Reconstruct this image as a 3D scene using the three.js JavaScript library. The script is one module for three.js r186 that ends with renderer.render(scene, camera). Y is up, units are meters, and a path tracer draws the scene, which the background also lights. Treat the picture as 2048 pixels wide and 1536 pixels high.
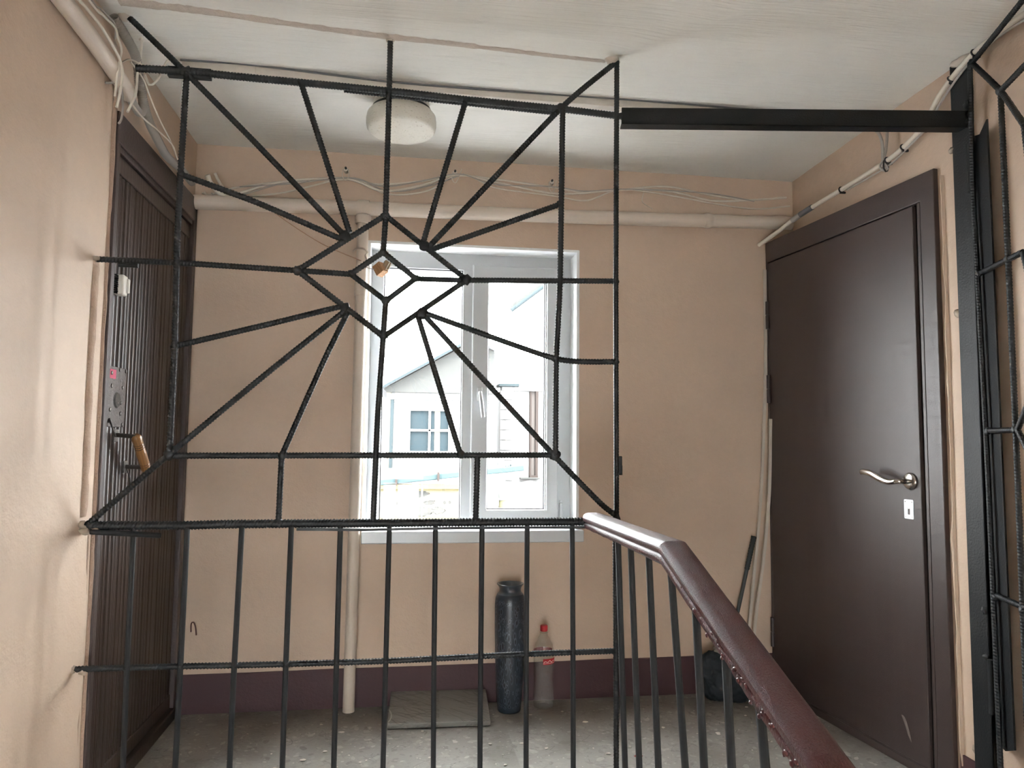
import * as THREE from 'three';
import { ImprovedNoise } from 'three/addons/math/ImprovedNoise.js';
import { RoundedBoxGeometry } from 'three/addons/geometries/RoundedBoxGeometry.js';
import { mergeGeometries, mergeVertices } from 'three/addons/utils/BufferGeometryUtils.js';

// ---------------------------------------------------------------- camera, sky, exposure
const scene = new THREE.Scene();
const camera = new THREE.PerspectiveCamera(55.01, 2048 / 1536, 0.02, 200);
camera.position.set(0.9118, 1.1328, 3.2727);
camera.up.set(-0.0205, 0.9971, 0.0737);
camera.lookAt(1.0545, 1.2086, 2.2858);
camera.updateMatrixWorld();
const renderer = new THREE.WebGLRenderer({ antialias: true });
renderer.toneMapping = THREE.LinearToneMapping;
renderer.toneMappingExposure = 4.15;
renderer.shadowMap.enabled = true;
scene.background = new THREE.Color().setRGB(0.95, 0.985, 1.0);   // even overcast sky
scene.backgroundIntensity = 10.0;
// soft sun behind thin cloud, falling on the facades opposite
const sun = new THREE.DirectionalLight(new THREE.Color().setRGB(1.0, 0.96, 0.9), 3.0);
sun.position.set(4, 13, 2); sun.target.position.set(1, 0, -9); sun.shadow.radius = 20; sun.castShadow = true;
Object.assign(sun.shadow.camera, { left: -16, right: 16, top: 16, bottom: -16, near: 1, far: 60 });
scene.add(sun, sun.target);

// ---------------------------------------------------------------- helpers
function mulberry(a) { return () => { a |= 0; a = a + 0x6D2B79F5 | 0; let t = Math.imul(a ^ a >>> 15, 1 | a); t = t + Math.imul(t ^ t >>> 7, 61 | t) ^ t; return ((t ^ t >>> 14) >>> 0) / 4294967296; }; }
const rnd = mulberry(20417);
const perlin = new ImprovedNoise();
const nz = (x, y, z = 0) => perlin.noise(x + 31.7, y + 12.3, z + 57.1);
const fbm = (x, y, z = 0, o = 4) => { let s = 0, a = 0.5; for (let i = 0; i < o; i++) { s += a * nz(x, y, z + i * 7.7); x *= 2.03; y *= 2.03; z *= 2.03; a *= 0.5; } return s; };
const V = (x, y, z) => new THREE.Vector3(x, y, z);
const used = {};
function numbered(n) { const k = used[n] = (used[n] ?? -1) + 1; return k ? n + '_' + String(k).padStart(3, '0') : n; }
function tag(o, label, category, group, kind) {
  if (label) o.userData.label = label;
  if (category) o.userData.category = category;
  if (group) o.userData.group = group;
  if (kind) o.userData.kind = kind;
  return o;
}
function part(name, geo, mat, parent, label) {
  const m = new THREE.Mesh(geo, mat); m.castShadow = m.receiveShadow = true;
  m.name = parent ? name : numbered(name);
  if (label) m.userData.label = label;
  (parent || scene).add(m); return m;
}
function thing(name, label, category, pos = [0, 0, 0], ry = 0, group, kind) {
  const o = new THREE.Group(); o.name = numbered(name); o.position.set(...pos); o.rotation.y = ry; scene.add(o);
  return tag(o, label, category, group, kind);
}
function single(name, geo, mat, label, category, group, kind) { return tag(part(name, geo, mat), label, category, group, kind); }
const merge = (list) => mergeGeometries(list.map((g) => { const h = g.index ? g.toNonIndexed() : g; for (const k of Object.keys(h.attributes)) if (!['position', 'normal', 'uv'].includes(k)) h.deleteAttribute(k); return h; }));
function worldUV(g, s = 1) {                                   // uv in metres by the dominant axis
  g = g.index ? g.toNonIndexed() : g; if (!g.attributes.normal) g.computeVertexNormals();
  const p = g.attributes.position, uv = new Float32Array(p.count * 2), a = V(), b = V(), c = V(), n = V();
  for (let i = 0; i < p.count; i += 3) {
    a.fromBufferAttribute(p, i); b.fromBufferAttribute(p, i + 1); c.fromBufferAttribute(p, i + 2);
    n.copy(b).sub(a).cross(c.clone().sub(a));
    const ax = Math.abs(n.x), ay = Math.abs(n.y), az = Math.abs(n.z);
    [a, b, c].forEach((q, k) => { const [u, v] = ax >= ay && ax >= az ? [q.z, q.y] : ay >= az ? [q.x, q.z] : [q.x, q.y]; uv[(i + k) * 2] = u * s; uv[(i + k) * 2 + 1] = v * s; });
  }
  g.setAttribute('uv', new THREE.BufferAttribute(uv, 2)); return g;
}
function box(x0, x1, y0, y1, z0, z1, r = 0) {
  const w = x1 - x0, h = y1 - y0, d = z1 - z0;
  const g = r ? new RoundedBoxGeometry(w, h, d, 2, Math.min(r, w / 2.01, h / 2.01, d / 2.01)) : new THREE.BoxGeometry(w, h, d);
  return worldUV(g.translate((x0 + x1) / 2, (y0 + y1) / 2, (z0 + z1) / 2));
}
// box with fine grid whose vertices are moved by f(v) (uneven plaster)
function lumpy(x0, x1, y0, y1, z0, z1, cell, f) {
  const w = x1 - x0, h = y1 - y0, d = z1 - z0, n = (l) => Math.max(1, Math.round(l / cell));
  const g = new THREE.BoxGeometry(w, h, d, n(w), n(h), n(d)).translate((x0 + x1) / 2, (y0 + y1) / 2, (z0 + z1) / 2);
  const p = g.attributes.position, q = V(), uv = g.attributes.uv, nr = g.attributes.normal;
  for (let i = 0; i < p.count; i++) {
    q.fromBufferAttribute(p, i);
    const ax = Math.abs(nr.getX(i)), ay = Math.abs(nr.getY(i));
    uv.setXY(i, ax > 0.5 ? q.z : q.x, ay > 0.5 ? q.z : q.y);
    f(q); p.setXYZ(i, q.x, q.y, q.z);
  }
  g.computeVertexNormals(); return g;
}
function rod(pts, r, sides = 8, seg = 0.02, caps = true, tension = 0.5) {
  const P = pts.map((p) => V(...p)), curve = P.length === 2 ? new THREE.LineCurve3(P[0], P[1]) : new THREE.CatmullRomCurve3(P, false, 'catmullrom', tension);
  const n = P.length === 2 ? 1 : Math.max(P.length * 3, Math.ceil(curve.getLength() / seg));
  const g = new THREE.TubeGeometry(curve, n, r, sides, false);
  if (!caps) return g;
  const list = [g];
  for (const t of [0, 1]) { const c = new THREE.CircleGeometry(r, sides), d = curve.getTangent(t).multiplyScalar(t ? 1 : -1); c.applyQuaternion(new THREE.Quaternion().setFromUnitVectors(V(0, 0, 1), d)); const q = curve.getPoint(t); list.push(c.translate(q.x, q.y, q.z)); }
  return merge(list);
}
// hot rolled reinforcing bar: slanted ribs every 9.5 mm that fade at two long ridges
function rebar(pts, r = 0.0082, side = V(0, 0, 1)) {
  const P = pts.map((p) => V(...p)), curve = P.length === 2 ? new THREE.LineCurve3(P[0], P[1]) : new THREE.CatmullRomCurve3(P, false, 'catmullrom', 0.3);
  const L = curve.getLength(), n = Math.ceil(L / 0.0026), S = 10, pos = [], uv = [], idx = [], t = V(), a = V(), b = V();
  const ph = rnd() * 6.28, off = rnd() * 6.28;
  for (let i = 0; i <= n; i++) {
    const u = i / n, c = curve.getPointAt(u); t.copy(curve.getTangentAt(u)); a.crossVectors(side, t).normalize(); b.crossVectors(t, a);
    for (let k = 0; k <= S; k++) {
      const th = k / S * Math.PI * 2, f = Math.abs(Math.sin(th + ph));
      const w = Math.max(0, Math.cos(u * L / 0.0095 * Math.PI * 2 + off + (Math.sin(th + ph) > 0 ? th : -th) * 0.9));
      const rr = i === 0 || i === n ? r * 0.97 : r * (0.9 + 0.27 * Math.pow(w, 1.4) * (0.35 + 0.65 * f));
      const q = c.clone().addScaledVector(a, Math.cos(th) * rr).addScaledVector(b, Math.sin(th) * rr);
      pos.push(q.x, q.y, q.z); uv.push(u * L, k / S * 0.05);
    }
  }
  for (let i = 0; i < n; i++) for (let k = 0; k < S; k++) { const o = i * (S + 1) + k; idx.push(o, o + S + 1, o + 1, o + 1, o + S + 1, o + S + 2); }
  for (const [i, f] of [[0, 1], [n, 0]]) { const o = i * (S + 1), c = pos.length / 3, q = curve.getPointAt(i / n); pos.push(q.x, q.y, q.z); uv.push(0, 0); for (let k = 0; k < S; k++) f ? idx.push(c, o + k, o + k + 1) : idx.push(c, o + k + 1, o + k); }
  const g = new THREE.BufferGeometry(); g.setAttribute('position', new THREE.Float32BufferAttribute(pos, 3)); g.setAttribute('uv', new THREE.Float32BufferAttribute(uv, 2)); g.setIndex(idx); g.computeVertexNormals(); return g;
}
function blob(x, y, z, rx, ry = rx, rzz = rx, rough = 0.25, d = 2, seed = rnd() * 99) {
  const g = mergeVertices(new THREE.IcosahedronGeometry(1, d).deleteAttribute('uv').deleteAttribute('normal')), p = g.attributes.position, q = V();
  for (let i = 0; i < p.count; i++) { q.fromBufferAttribute(p, i); q.multiplyScalar(1 + rough * 2 * fbm(q.x * 1.3 + seed, q.y * 1.3, q.z * 1.3, 3)); p.setXYZ(i, x + q.x * rx, y + q.y * ry, z + q.z * rzz); }
  g.computeVertexNormals(); g.setAttribute('uv', new THREE.BufferAttribute(new Float32Array(p.count * 2), 2)); return g;
}
const lathe = (pts, seg = 48) => new THREE.LatheGeometry(pts.map((p) => new THREE.Vector2(...p)), seg);
function plate(shape, depth, bevel = 0.001, curveSegments = 10) { return new THREE.ExtrudeGeometry(shape, { depth: depth - 2 * bevel, bevelEnabled: bevel > 0, bevelThickness: bevel, bevelSize: bevel, bevelOffset: -bevel, bevelSegments: 2, curveSegments }).translate(0, 0, bevel); }
function ring(x0, x1, y0, y1, wl, wr, wb, wt, z0, z1, bevel = 0.003) {
  const s = new THREE.Shape().moveTo(x0, y0).lineTo(x1, y0).lineTo(x1, y1).lineTo(x0, y1).closePath();
  s.holes.push(new THREE.Path().moveTo(x0 + wl, y0 + wb).lineTo(x0 + wl, y1 - wt).lineTo(x1 - wr, y1 - wt).lineTo(x1 - wr, y0 + wb).closePath());
  return worldUV(plate(s, z1 - z0, bevel).translate(0, 0, z0));
}

// ---------------------------------------------------------------- procedural textures
function tile(n, f, srgb) {                                     // f(u, v) with tileable coordinates via blending
  const d = new Uint8Array(n * n * 4);
  for (let j = 0; j < n; j++) for (let i = 0; i < n; i++) { const c = f(i / n, j / n), o = (j * n + i) * 4; for (let k = 0; k < 3; k++) d[o + k] = Math.max(0, Math.min(255, c[k] * 255)); d[o + 3] = 255; }
  const t = new THREE.DataTexture(d, n, n); t.wrapS = t.wrapT = THREE.RepeatWrapping; t.magFilter = THREE.LinearFilter; t.minFilter = THREE.LinearMipmapLinearFilter; if (srgb) t.colorSpace = THREE.SRGBColorSpace; t.needsUpdate = true; return t;
}
const wrapN = (u, v, s, o = 4, z = 0) => { // periodic fbm
  const w = (a, b) => fbm(a * s, b * s, z, o), x = u, y = v;
  return w(x, y) * (1 - x) * (1 - y) + w(x - 1, y) * x * (1 - y) + w(x, y - 1) * (1 - x) * y + w(x - 1, y - 1) * x * y;
};
const rep = (t, r, r2 = r) => { const c = t.clone(); c.repeat.set(r, r2); c.needsUpdate = true; return c; };
const mottled = tile(384, (u, v) => { const a = wrapN(u, v, 5, 5), b = wrapN(u, v, 40, 2, 9); const k = 0.93 + 0.13 * a + 0.05 * b; return [k, k * (1 - 0.02 * a), k * (1 - 0.035 * a)]; }, false);
const fine = tile(384, (u, v) => { const k = 0.5 + 0.5 * wrapN(u, v, 18, 4, 3) + 0.25 * wrapN(u, v, 70, 2, 5); return [k, k, k]; });
const brushed = tile(384, (u, v) => { const k = 0.5 + 0.55 * (fbm(u * 6, v * 60, 2, 3) * (1 - v) + fbm(u * 6, (v - 1) * 60, 2, 3) * v); return [k, k, k]; });
const woodGrain = tile(256, (u, v) => { const r = 0.5 + 0.5 * Math.sin((u * 9 + 1.6 * fbm(u * 3, v * 1.2, 1)) * 6.28), k = 0.75 + 0.22 * r + 0.2 * fbm(u * 40, v * 3, 4); return [k, k * 0.93, k * 0.82]; });
function canvasTex(w, h, draw, srgb = true) { const c = document.createElement('canvas'); c.width = w; c.height = h; draw(c.getContext('2d'), w, h); const t = new THREE.CanvasTexture(c); t.wrapS = t.wrapT = THREE.RepeatWrapping; t.magFilter = THREE.LinearFilter; if (srgb) t.colorSpace = THREE.SRGBColorSpace; return t; }
const floorTex = canvasTex(1400, 1400, (g, w, h) => {            // worn terrazzo-like stone: grey chips in grey cement
  g.fillStyle = '#9b9a96'; g.fillRect(0, 0, w, h);
  const r = mulberry(77);
  for (let i = 0; i < 5200; i++) {
    const x = r() * w, y = r() * h, s = 3 + r() * r() * 26, t = r();
    const c = t < 0.35 ? 118 + r() * 30 : t < 0.85 ? 150 + r() * 28 : 185 + r() * 30;
    g.fillStyle = `rgba(${c | 0},${c - 1 | 0},${c - 6 | 0},${0.25 + r() * 0.5})`;
    for (const dx of [0, -w, w]) { if (x + dx < -40 || x + dx > w + 40) continue; g.save(); g.translate(x + dx, y); g.rotate(r() * 6.3); g.beginPath(); const n = 6; for (let k = 0; k < n; k++) { const a = k / n * 6.28, q = s * (0.55 + r() * 0.6); g[k ? 'lineTo' : 'moveTo'](Math.cos(a) * q, Math.sin(a) * q * 0.6); } g.fill(); g.restore(); }
  }
  for (let i = 0; i < 260; i++) { g.strokeStyle = `rgba(70,68,64,${0.15 + r() * 0.3})`; g.lineWidth = 1 + r() * 2; g.beginPath(); let x = r() * w, y = r() * h; g.moveTo(x, y); for (let k = 0; k < 4; k++) { x += (r() - 0.5) * 60; y += (r() - 0.5) * 60; g.lineTo(x, y); } g.stroke(); }
  for (let i = 0; i < 240; i++) { g.fillStyle = `rgba(228,224,214,${0.4 + r() * 0.5})`; g.beginPath(); g.ellipse(r() * w, r() * h, 1 + r() * 4, 1 + r() * 2.4, r() * 3, 0, 6.3); g.fill(); }
  for (let i = 0; i < 60; i++) { const x = r() * w, y = r() * h, s = 60 + r() * 150, q = g.createRadialGradient(x, y, 0, x, y, s); q.addColorStop(0, 'rgba(80,74,66,0.16)'); q.addColorStop(1, 'rgba(80,74,66,0)'); g.fillStyle = q; g.fillRect(x - s, y - s, 2 * s, 2 * s); }
});
const vaseTex = canvasTex(900, 1100, (g, w, h) => {              // reactive glaze: pale rings round dark pits, thinning out to the foot
  g.fillStyle = '#333f4b'; g.fillRect(0, 0, w, h);
  const r = mulberry(5);
  for (let i = 0; i < 2600; i++) { g.fillStyle = `rgba(${70 + r() * 60 | 0},${84 + r() * 60 | 0},${98 + r() * 60 | 0},0.25)`; g.fillRect(r() * w, r() * h, 2 + r() * 4, 2 + r() * 4); }
  for (let i = 0; i < 620; i++) {
    const y = h * (0.1 + 0.62 * Math.pow(r(), 0.8)), x = r() * w, s = 6 + r() * 13;
    g.lineWidth = 3 + r() * 4; g.strokeStyle = `rgba(126,138,150,${0.35 + r() * 0.4})`; g.beginPath(); g.ellipse(x, y, s * 0.8, s * 1.1, 0, 0, 6.3); g.stroke();
    g.fillStyle = 'rgba(16,22,30,0.75)'; g.beginPath(); g.ellipse(x, y, s * 0.4, s * 0.65, 0, 0, 6.3); g.fill();
  }
});
const marbleTex = canvasTex(512, 512, (g, w, h) => { g.fillStyle = '#8b8c89'; g.fillRect(0, 0, w, h); const r = mulberry(9); for (let i = 0; i < 380; i++) { const c = 70 + r() * 90 | 0; g.strokeStyle = `rgba(${c},${c},${c - 3},${0.1 + r() * 0.25})`; g.lineWidth = 1 + r() * 9; g.beginPath(); let x = r() * w, y = r() * h; g.moveTo(x, y); for (let k = 0; k < 5; k++) { x += 20 + r() * 50; y -= 10 + r() * 40 * (r() < 0.85 ? 1 : -1); g.lineTo(x, y); } g.stroke(); } g.strokeStyle = 'rgba(190,190,184,0.8)'; g.lineWidth = 6; g.beginPath(); g.moveTo(250, 512); g.quadraticCurveTo(300, 430, 262, 360); g.quadraticCurveTo(330, 300, 400, 270); g.stroke(); });

// ---------------------------------------------------------------- materials
const M = (o) => new THREE.MeshPhysicalMaterial({ roughness: 0.6, ...o, color: new THREE.Color().setRGB(...(o.color || [1, 1, 1])) });
const paint = M({ color: [0.635, 0.485, 0.365], map: rep(mottled, 0.9), bumpMap: rep(fine, 2.2), bumpScale: 0.0022, roughness: 0.62 });
const plaster = M({ color: [0.5, 0.36, 0.27], bumpMap: rep(fine, 6), bumpScale: 0.006, roughness: 0.95, map: rep(mottled, 4) });
const stained = tile(384, (u, v) => { const a = wrapN(u, v, 3.2, 4, 21), k = 0.95 + 0.07 * wrapN(u, v, 12, 4, 2), st = Math.max(0, a * 1.6) * 0.5; return [k - st * 0.08, k - st * 0.13, k - st * 0.3]; });
const lime = M({ color: [0.8, 0.785, 0.73], map: rep(stained, 0.55), bumpMap: rep(brushed, 0.9, 2.2), bumpScale: 0.0035, roughness: 0.9 });
const oldLime = M({ color: [0.6, 0.53, 0.45], map: rep(mottled, 3), bumpMap: rep(fine, 8), bumpScale: 0.006, roughness: 0.95 });
const pipePaint = M({ color: [0.7, 0.6, 0.5], map: rep(mottled, 2), bumpMap: rep(fine, 5), bumpScale: 0.0012, roughness: 0.4 });
const maroon = M({ color: [0.062, 0.025, 0.028], roughness: 0.6, bumpMap: rep(fine, 4), bumpScale: 0.002 });
const floorMat = M({ color: [0.92, 0.9, 0.87], map: rep(floorTex, 0.75), bumpMap: rep(fine, 3), bumpScale: 0.0025, roughness: 0.5 });
const iron = M({ color: [0.0065, 0.009, 0.0105], roughness: 0.48, bumpMap: rep(fine, 20), bumpScale: 0.0008 });
const ironGloss = M({ color: [0.006, 0.0075, 0.0085], roughness: 0.5, specularIntensity: 0.7, bumpMap: rep(fine, 9), bumpScale: 0.0014 });
const crust = M({ color: [0.4, 0.33, 0.26], roughness: 0.9, bumpMap: rep(fine, 30), bumpScale: 0.003 });
const railPaint = M({ color: [0.088, 0.0235, 0.0245], roughness: 0.34, bumpMap: rep(fine, 14), bumpScale: 0.004, clearcoat: 0.15, clearcoatRoughness: 0.25 });
const lath = M({ color: [0.066, 0.045, 0.039], roughness: 0.34, map: rep(woodGrain, 6, 0.7), bumpMap: rep(woodGrain, 6, 0.7), bumpScale: 0.001 });
const lathB = M({ color: [0.06, 0.042, 0.037], roughness: 0.4, map: rep(woodGrain, 5, 0.9), bumpMap: rep(woodGrain, 5, 0.9), bumpScale: 0.0012 });
const jambPaint = M({ color: [0.055, 0.037, 0.033], roughness: 0.4, bumpMap: rep(fine, 5), bumpScale: 0.002 });
const powder = M({ color: [0.058, 0.041, 0.037], roughness: 0.37, bumpMap: rep(fine, 22), bumpScale: 0.0007, map: rep(mottled, 2) });
const dark = M({ color: [0.008, 0.007, 0.007], roughness: 0.8 });
const chrome = M({ color: [0.5, 0.48, 0.45], metalness: 1, roughness: 0.22 });
const whiteMetal = M({ color: [0.7, 0.74, 0.76], metalness: 0.3, roughness: 0.35 });
const steelDark = M({ color: [0.12, 0.11, 0.1], metalness: 0.7, roughness: 0.4, bumpMap: rep(fine, 10), bumpScale: 0.003 });
const varnish = M({ color: [0.34, 0.18, 0.075], map: rep(woodGrain, 1, 1), roughness: 0.32, clearcoat: 0.6, clearcoatRoughness: 0.2 });
const pvc = M({ color: [0.56, 0.585, 0.6], roughness: 0.3 });
const reveal = M({ color: [0.82, 0.84, 0.84], roughness: 0.55, bumpMap: rep(fine, 4), bumpScale: 0.001 });
const gasket = M({ color: [0.03, 0.03, 0.032], roughness: 0.7 });
const glass = M({ color: [1, 1, 1], transmission: 1, thickness: 0, roughness: 0.0, ior: 1.5 });
const cable = M({ color: [0.72, 0.66, 0.56], roughness: 0.5, map: rep(mottled, 6) });
const cableGrey = M({ color: [0.42, 0.39, 0.35], roughness: 0.6 });
const hose = M({ color: [0.36, 0.33, 0.29], roughness: 0.55 });
const tapeGrey = M({ color: [0.13, 0.13, 0.135], roughness: 0.5 });
const trunk = M({ color: [0.56, 0.5, 0.43], roughness: 0.4 });
const ceramic = M({ color: [0.7, 0.67, 0.6], roughness: 0.35, map: rep(mottled, 5) });
const opal = M({ color: [0.74, 0.71, 0.62], roughness: 0.3, bumpMap: rep(fine, 12), bumpScale: 0.0015, map: canvasTex(512, 256, (g, w, h) => { g.fillStyle = '#fff'; g.fillRect(0, 0, w, h); const r = mulberry(3); for (let i = 0; i < 1500; i++) { g.fillStyle = `rgba(${90 + r() * 60 | 0},${80 + r() * 50 | 0},70,${r() * 0.28})`; g.fillRect(r() * w, r() * h, 1 + r() * 4, 1 + r() * 3); } }) });
const glaze = M({ color: [0.5, 0.5, 0.52], map: vaseTex, roughness: 0.4, clearcoat: 0.35, clearcoatRoughness: 0.25 });
const glazePlain = M({ color: [0.04, 0.055, 0.07], roughness: 0.28, clearcoat: 0.6, clearcoatRoughness: 0.15 });
const pet = M({ color: [0.9, 0.9, 0.88], transmission: 0.94, thickness: 0, roughness: 0.1, ior: 1.45 });
const redPlastic = M({ color: [0.42, 0.02, 0.03], roughness: 0.4 });
const marble = M({ color: [0.9, 0.88, 0.84], map: rep(marbleTex, 2.4), roughness: 0.4 });
const bagMat = M({ color: [0.014, 0.018, 0.022], roughness: 0.75 });
const rag = M({ color: [0.3, 0.27, 0.24], roughness: 0.95, bumpMap: rep(fine, 12), bumpScale: 0.004 });

// ---------------------------------------------------------------- the setting
const WB = -0.0334, WX = 2.753;                                  // right wall: x = WX + WB z
const wave = (a, b, s) => 0.006 * fbm(a * 1.1 + s, b * 0.7, s, 3) + 0.002 * fbm(a * 5, b * 4, s, 2);
const backDisp = (q) => { if (q.z > -0.02) q.z += wave(q.x, q.y, 3) - 0.002; };
const streak = (z) => 0.004 * Math.sin(z * 9 + 1) * Math.exp(-Math.pow((z - 1.15) / 0.35, 2)) + 0.003 * fbm(z * 7, 0.3, 8, 3);
const leftDisp = (q) => { if (q.x > -0.02) { q.x += wave(q.z, q.y, 11) - 0.002 + (q.z > 1.0 ? streak(q.z) * Math.min(1, (q.z - 1.0) * 8) : 0); if (q.z > 0.9 && q.z < 1.0) q.x += 0.006 * Math.sin((q.z - 0.9) * 31.4) + 0.004 * fbm(q.y * 3, 1, 2, 2); } };
const rightDisp = (q) => { const front = q.x < WX + 0.02; q.x += WB * q.z; if (front) q.x += wave(q.z, q.y, 19); };
const ceilDisp = (q) => { if (q.y < 2.42) { q.y += 0.008 * fbm(q.x * 1.2, q.z * 1.2, 5, 3) + 0.003 * fbm(q.x * 4, q.z * 6, 6, 2); const dx = q.x - 1.6, dz = q.z - 1.05; if (dz > 0) q.y -= 0.014 * Math.exp(-Math.pow((dx * 0.75 - dz * 0.7) / 0.05, 2)) * Math.exp(-dz * 3); } };
const C = 0.05;
const H0 = 0.735, H1 = 1.692, HY0 = 0.684, HY1 = 2.008;          // window hole
const wallBack = part('wall_back', merge([
  lumpy(-0.3, H0, -0.2, 2.55, -0.24, 0, C, backDisp), lumpy(H1, 3.1, -0.2, 2.55, -0.24, 0, C, backDisp),
  lumpy(H0, H1, -0.2, HY0, -0.24, 0, C, backDisp), lumpy(H0, H1, HY1, 2.55, -0.24, 0, C, backDisp)]), paint);
tag(wallBack, 'peach painted landing wall with the white window and heating pipes', 0, 0, 'structure');
// doorway of the left door: z 0 .. 0.9, up to 2.15
const wallLeft = part('wall_left', merge([
  lumpy(-0.3, 0, -0.9, 2.55, 0.9, 5.6, C, leftDisp), lumpy(-0.3, 0, 2.15, 2.55, 0.0, 0.9, C, leftDisp), lumpy(-0.3, -0.12, -0.2, 2.15, 0.0, 0.9, 0.3, () => {})]), paint);
tag(wallLeft, 'peach painted wall with the slatted door beside the landing', 0, 0, 'structure');
const wallRight = part('wall_right', lumpy(WX, WX + 0.3, -0.9, 2.55, -0.05, 5.6, C, rightDisp), paint);
tag(wallRight, 'peach painted wall behind the brown metal door', 0, 0, 'structure');
const ceiling = part('ceiling', lumpy(-0.3, 3.1, 2.4, 2.7, -0.24, 5.6, C, ceilDisp), lime);
tag(ceiling, 'whitewashed concrete ceiling with a plastered slab joint', 0, 0, 'structure');
const floor = part('floor', lumpy(-0.3, 3.1, -0.2, 0, -0.24, 1.3, 0.08, (q) => { if (q.y > -0.02) q.y += 0.006 * fbm(q.x * 1.5, q.z * 1.5, 2, 3) - 0.001; }), floorMat);
tag(floor, 'worn grey stone landing floor', 0, 0, 'structure');
const lower = part('floor', box(-0.3, 3.1, -0.72, -0.5, 1.3, 5.6), floorMat); tag(lower, 'lower stair landing floor', 0, 0, 'structure');
const riser = part('wall_landing_edge', box(-0.3, 3.1, -0.7, -0.01, 1.24, 1.3), paint); tag(riser, 'edge of the upper landing', 0, 0, 'structure');
const steps = part('stairs', merge([box(1.46, 2.75, -0.5, -0.165, 1.3, 1.62, 0.006), box(1.46, 2.75, -0.5, -0.33, 1.6, 1.92, 0.006)]), floorMat); tag(steps, 'two stone steps down from the landing', 0, 0, 'structure');
// rear wall of the lower landing with the stair window that lights the near walls
const RW = [0.1, 1.2, -0.2, 0.78];
const wallRear = part('wall_rear', merge([box(-0.3, RW[0], -0.9, 2.55, 5.2, 5.5), box(RW[1], 3.1, -0.9, 2.55, 5.2, 5.5), box(RW[0], RW[1], -0.9, RW[2], 5.2, 5.5), box(RW[0], RW[1], RW[3], 2.55, 5.2, 5.5)]), paint);
tag(wallRear, 'peach painted wall with the stair window behind the viewer', 0, 0, 'structure');
{
  const w = thing('window_2', 'white framed stair window on the lower landing', 0, [0, 0, 0], 0, 0, 'structure');
  part('window_frame', merge([ring(RW[0], RW[1], RW[2], RW[3], 0.06, 0.06, 0.06, 0.06, 5.26, 5.33), box(0.62, 0.68, RW[2], RW[3], 5.27, 5.32)]), pvc, w);
  part('pane', box(RW[0] + 0.05, 0.63, RW[2] + 0.05, RW[3] - 0.05, 5.293, 5.297), glass, w); part('pane', box(0.67, RW[1] - 0.05, RW[2] + 0.05, RW[3] - 0.05, 5.293, 5.297), glass, w);
}
part('baseboard_back', lumpy(0.0, 2.62, 0, 0.165, -0.01, 0.004, 0.04, (q) => { if (q.z > -0.005) q.z += wave(q.x, q.y, 3); if (q.y > 0.1) q.y += 0.006 * fbm(q.x * 3, 1, 1, 3) - 0.006 + 0.007 * (q.x / 2.6); }), maroon).userData = { kind: 'structure', label: 'dark maroon painted skirting band on the window wall' };
part('baseboard_right', lumpy(2.753 - 0.006, 2.753 + 0.02, 0, 0.135, 1.035, 1.24, 0.04, (q) => { q.x += WB * q.z + wave(q.z, q.y, 19); }), maroon).userData = { kind: 'structure', label: 'dark maroon painted skirting band beside the metal door' };
// ceiling slab joint: a rough ridge of bare plaster
{
  const pts = [[0.06, 1.06], [0.25, 1.05], [0.5, 1.025], [0.84, 0.995], [1.1, 0.985], [1.35, 0.972], [1.55, 0.963]];
  const pos = [], idx = [], uv = []; const c = new THREE.CatmullRomCurve3(pts.map((p) => V(p[0], 2.4, p[1]))), n = 180;
  for (let i = 0; i <= n; i++) {
    const q = c.getPoint(i / n), wd = 0.026 * (1 - 0.62 * i / n) * (1 + 0.9 * fbm(i * 0.23, 2, 2, 3)), y = 2.4 + 0.008 * fbm(q.x * 1.2, q.z * 1.2, 5, 3);
    [[-1, 0.006], [-0.5, -0.004], [0.1, -0.007 + 0.006 * fbm(i * 0.5, 1, 3)], [0.7, -0.003], [1, 0.006]].forEach(([s, h], k) => { pos.push(q.x, y + h, q.z + s * wd); uv.push(q.x, k * 0.02); });
  }
  for (let i = 0; i < n; i++) for (let k = 0; k < 4; k++) { const o = i * 5 + k; idx.push(o, o + 5, o + 1, o + 1, o + 5, o + 6); }
  const g = new THREE.BufferGeometry(); g.setAttribute('position', new THREE.Float32BufferAttribute(pos, 3)); g.setAttribute('uv', new THREE.Float32BufferAttribute(uv, 2)); g.setIndex(idx); g.computeVertexNormals();
  part('slab_joint', g, oldLime, ceiling, 'ragged strip of bare beige plaster');
}
// ragged plaster lips round the two door frames
function lip(axisPoint, y0, y1, w, d, seed, amp) {                // a rough prism along y; axisPoint(y, a, b) -> point from across and depth offsets
  const pos = [], idx = [], uv = [], n = Math.round((y1 - y0) / 0.012);
  for (let i = 0; i <= n; i++) {
    const y = y0 + (y1 - y0) * i / n, j = w * (1 + amp * 2 * fbm(y * 6, seed, 1, 4)), e = d * (1 + 0.6 * fbm(y * 9, seed + 4, 2, 3));
    [[0, -0.03], [0, e], [j * 0.55, e * 1.05], [j, e * 0.35], [j, -0.03]].forEach(([a, b], k) => { const q = axisPoint(y, a, b); pos.push(...q); uv.push(y, k * 0.02); });
  }
  for (let i = 0; i < n; i++) for (let k = 0; k < 4; k++) { const o = i * 5 + k; idx.push(o, o + 1, o + 5, o + 1, o + 6, o + 5); }
  const g = new THREE.BufferGeometry(); g.setAttribute('position', new THREE.Float32BufferAttribute(pos, 3)); g.setAttribute('uv', new THREE.Float32BufferAttribute(uv, 2)); g.setIndex(idx); g.computeVertexNormals(); return g;
}
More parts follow.
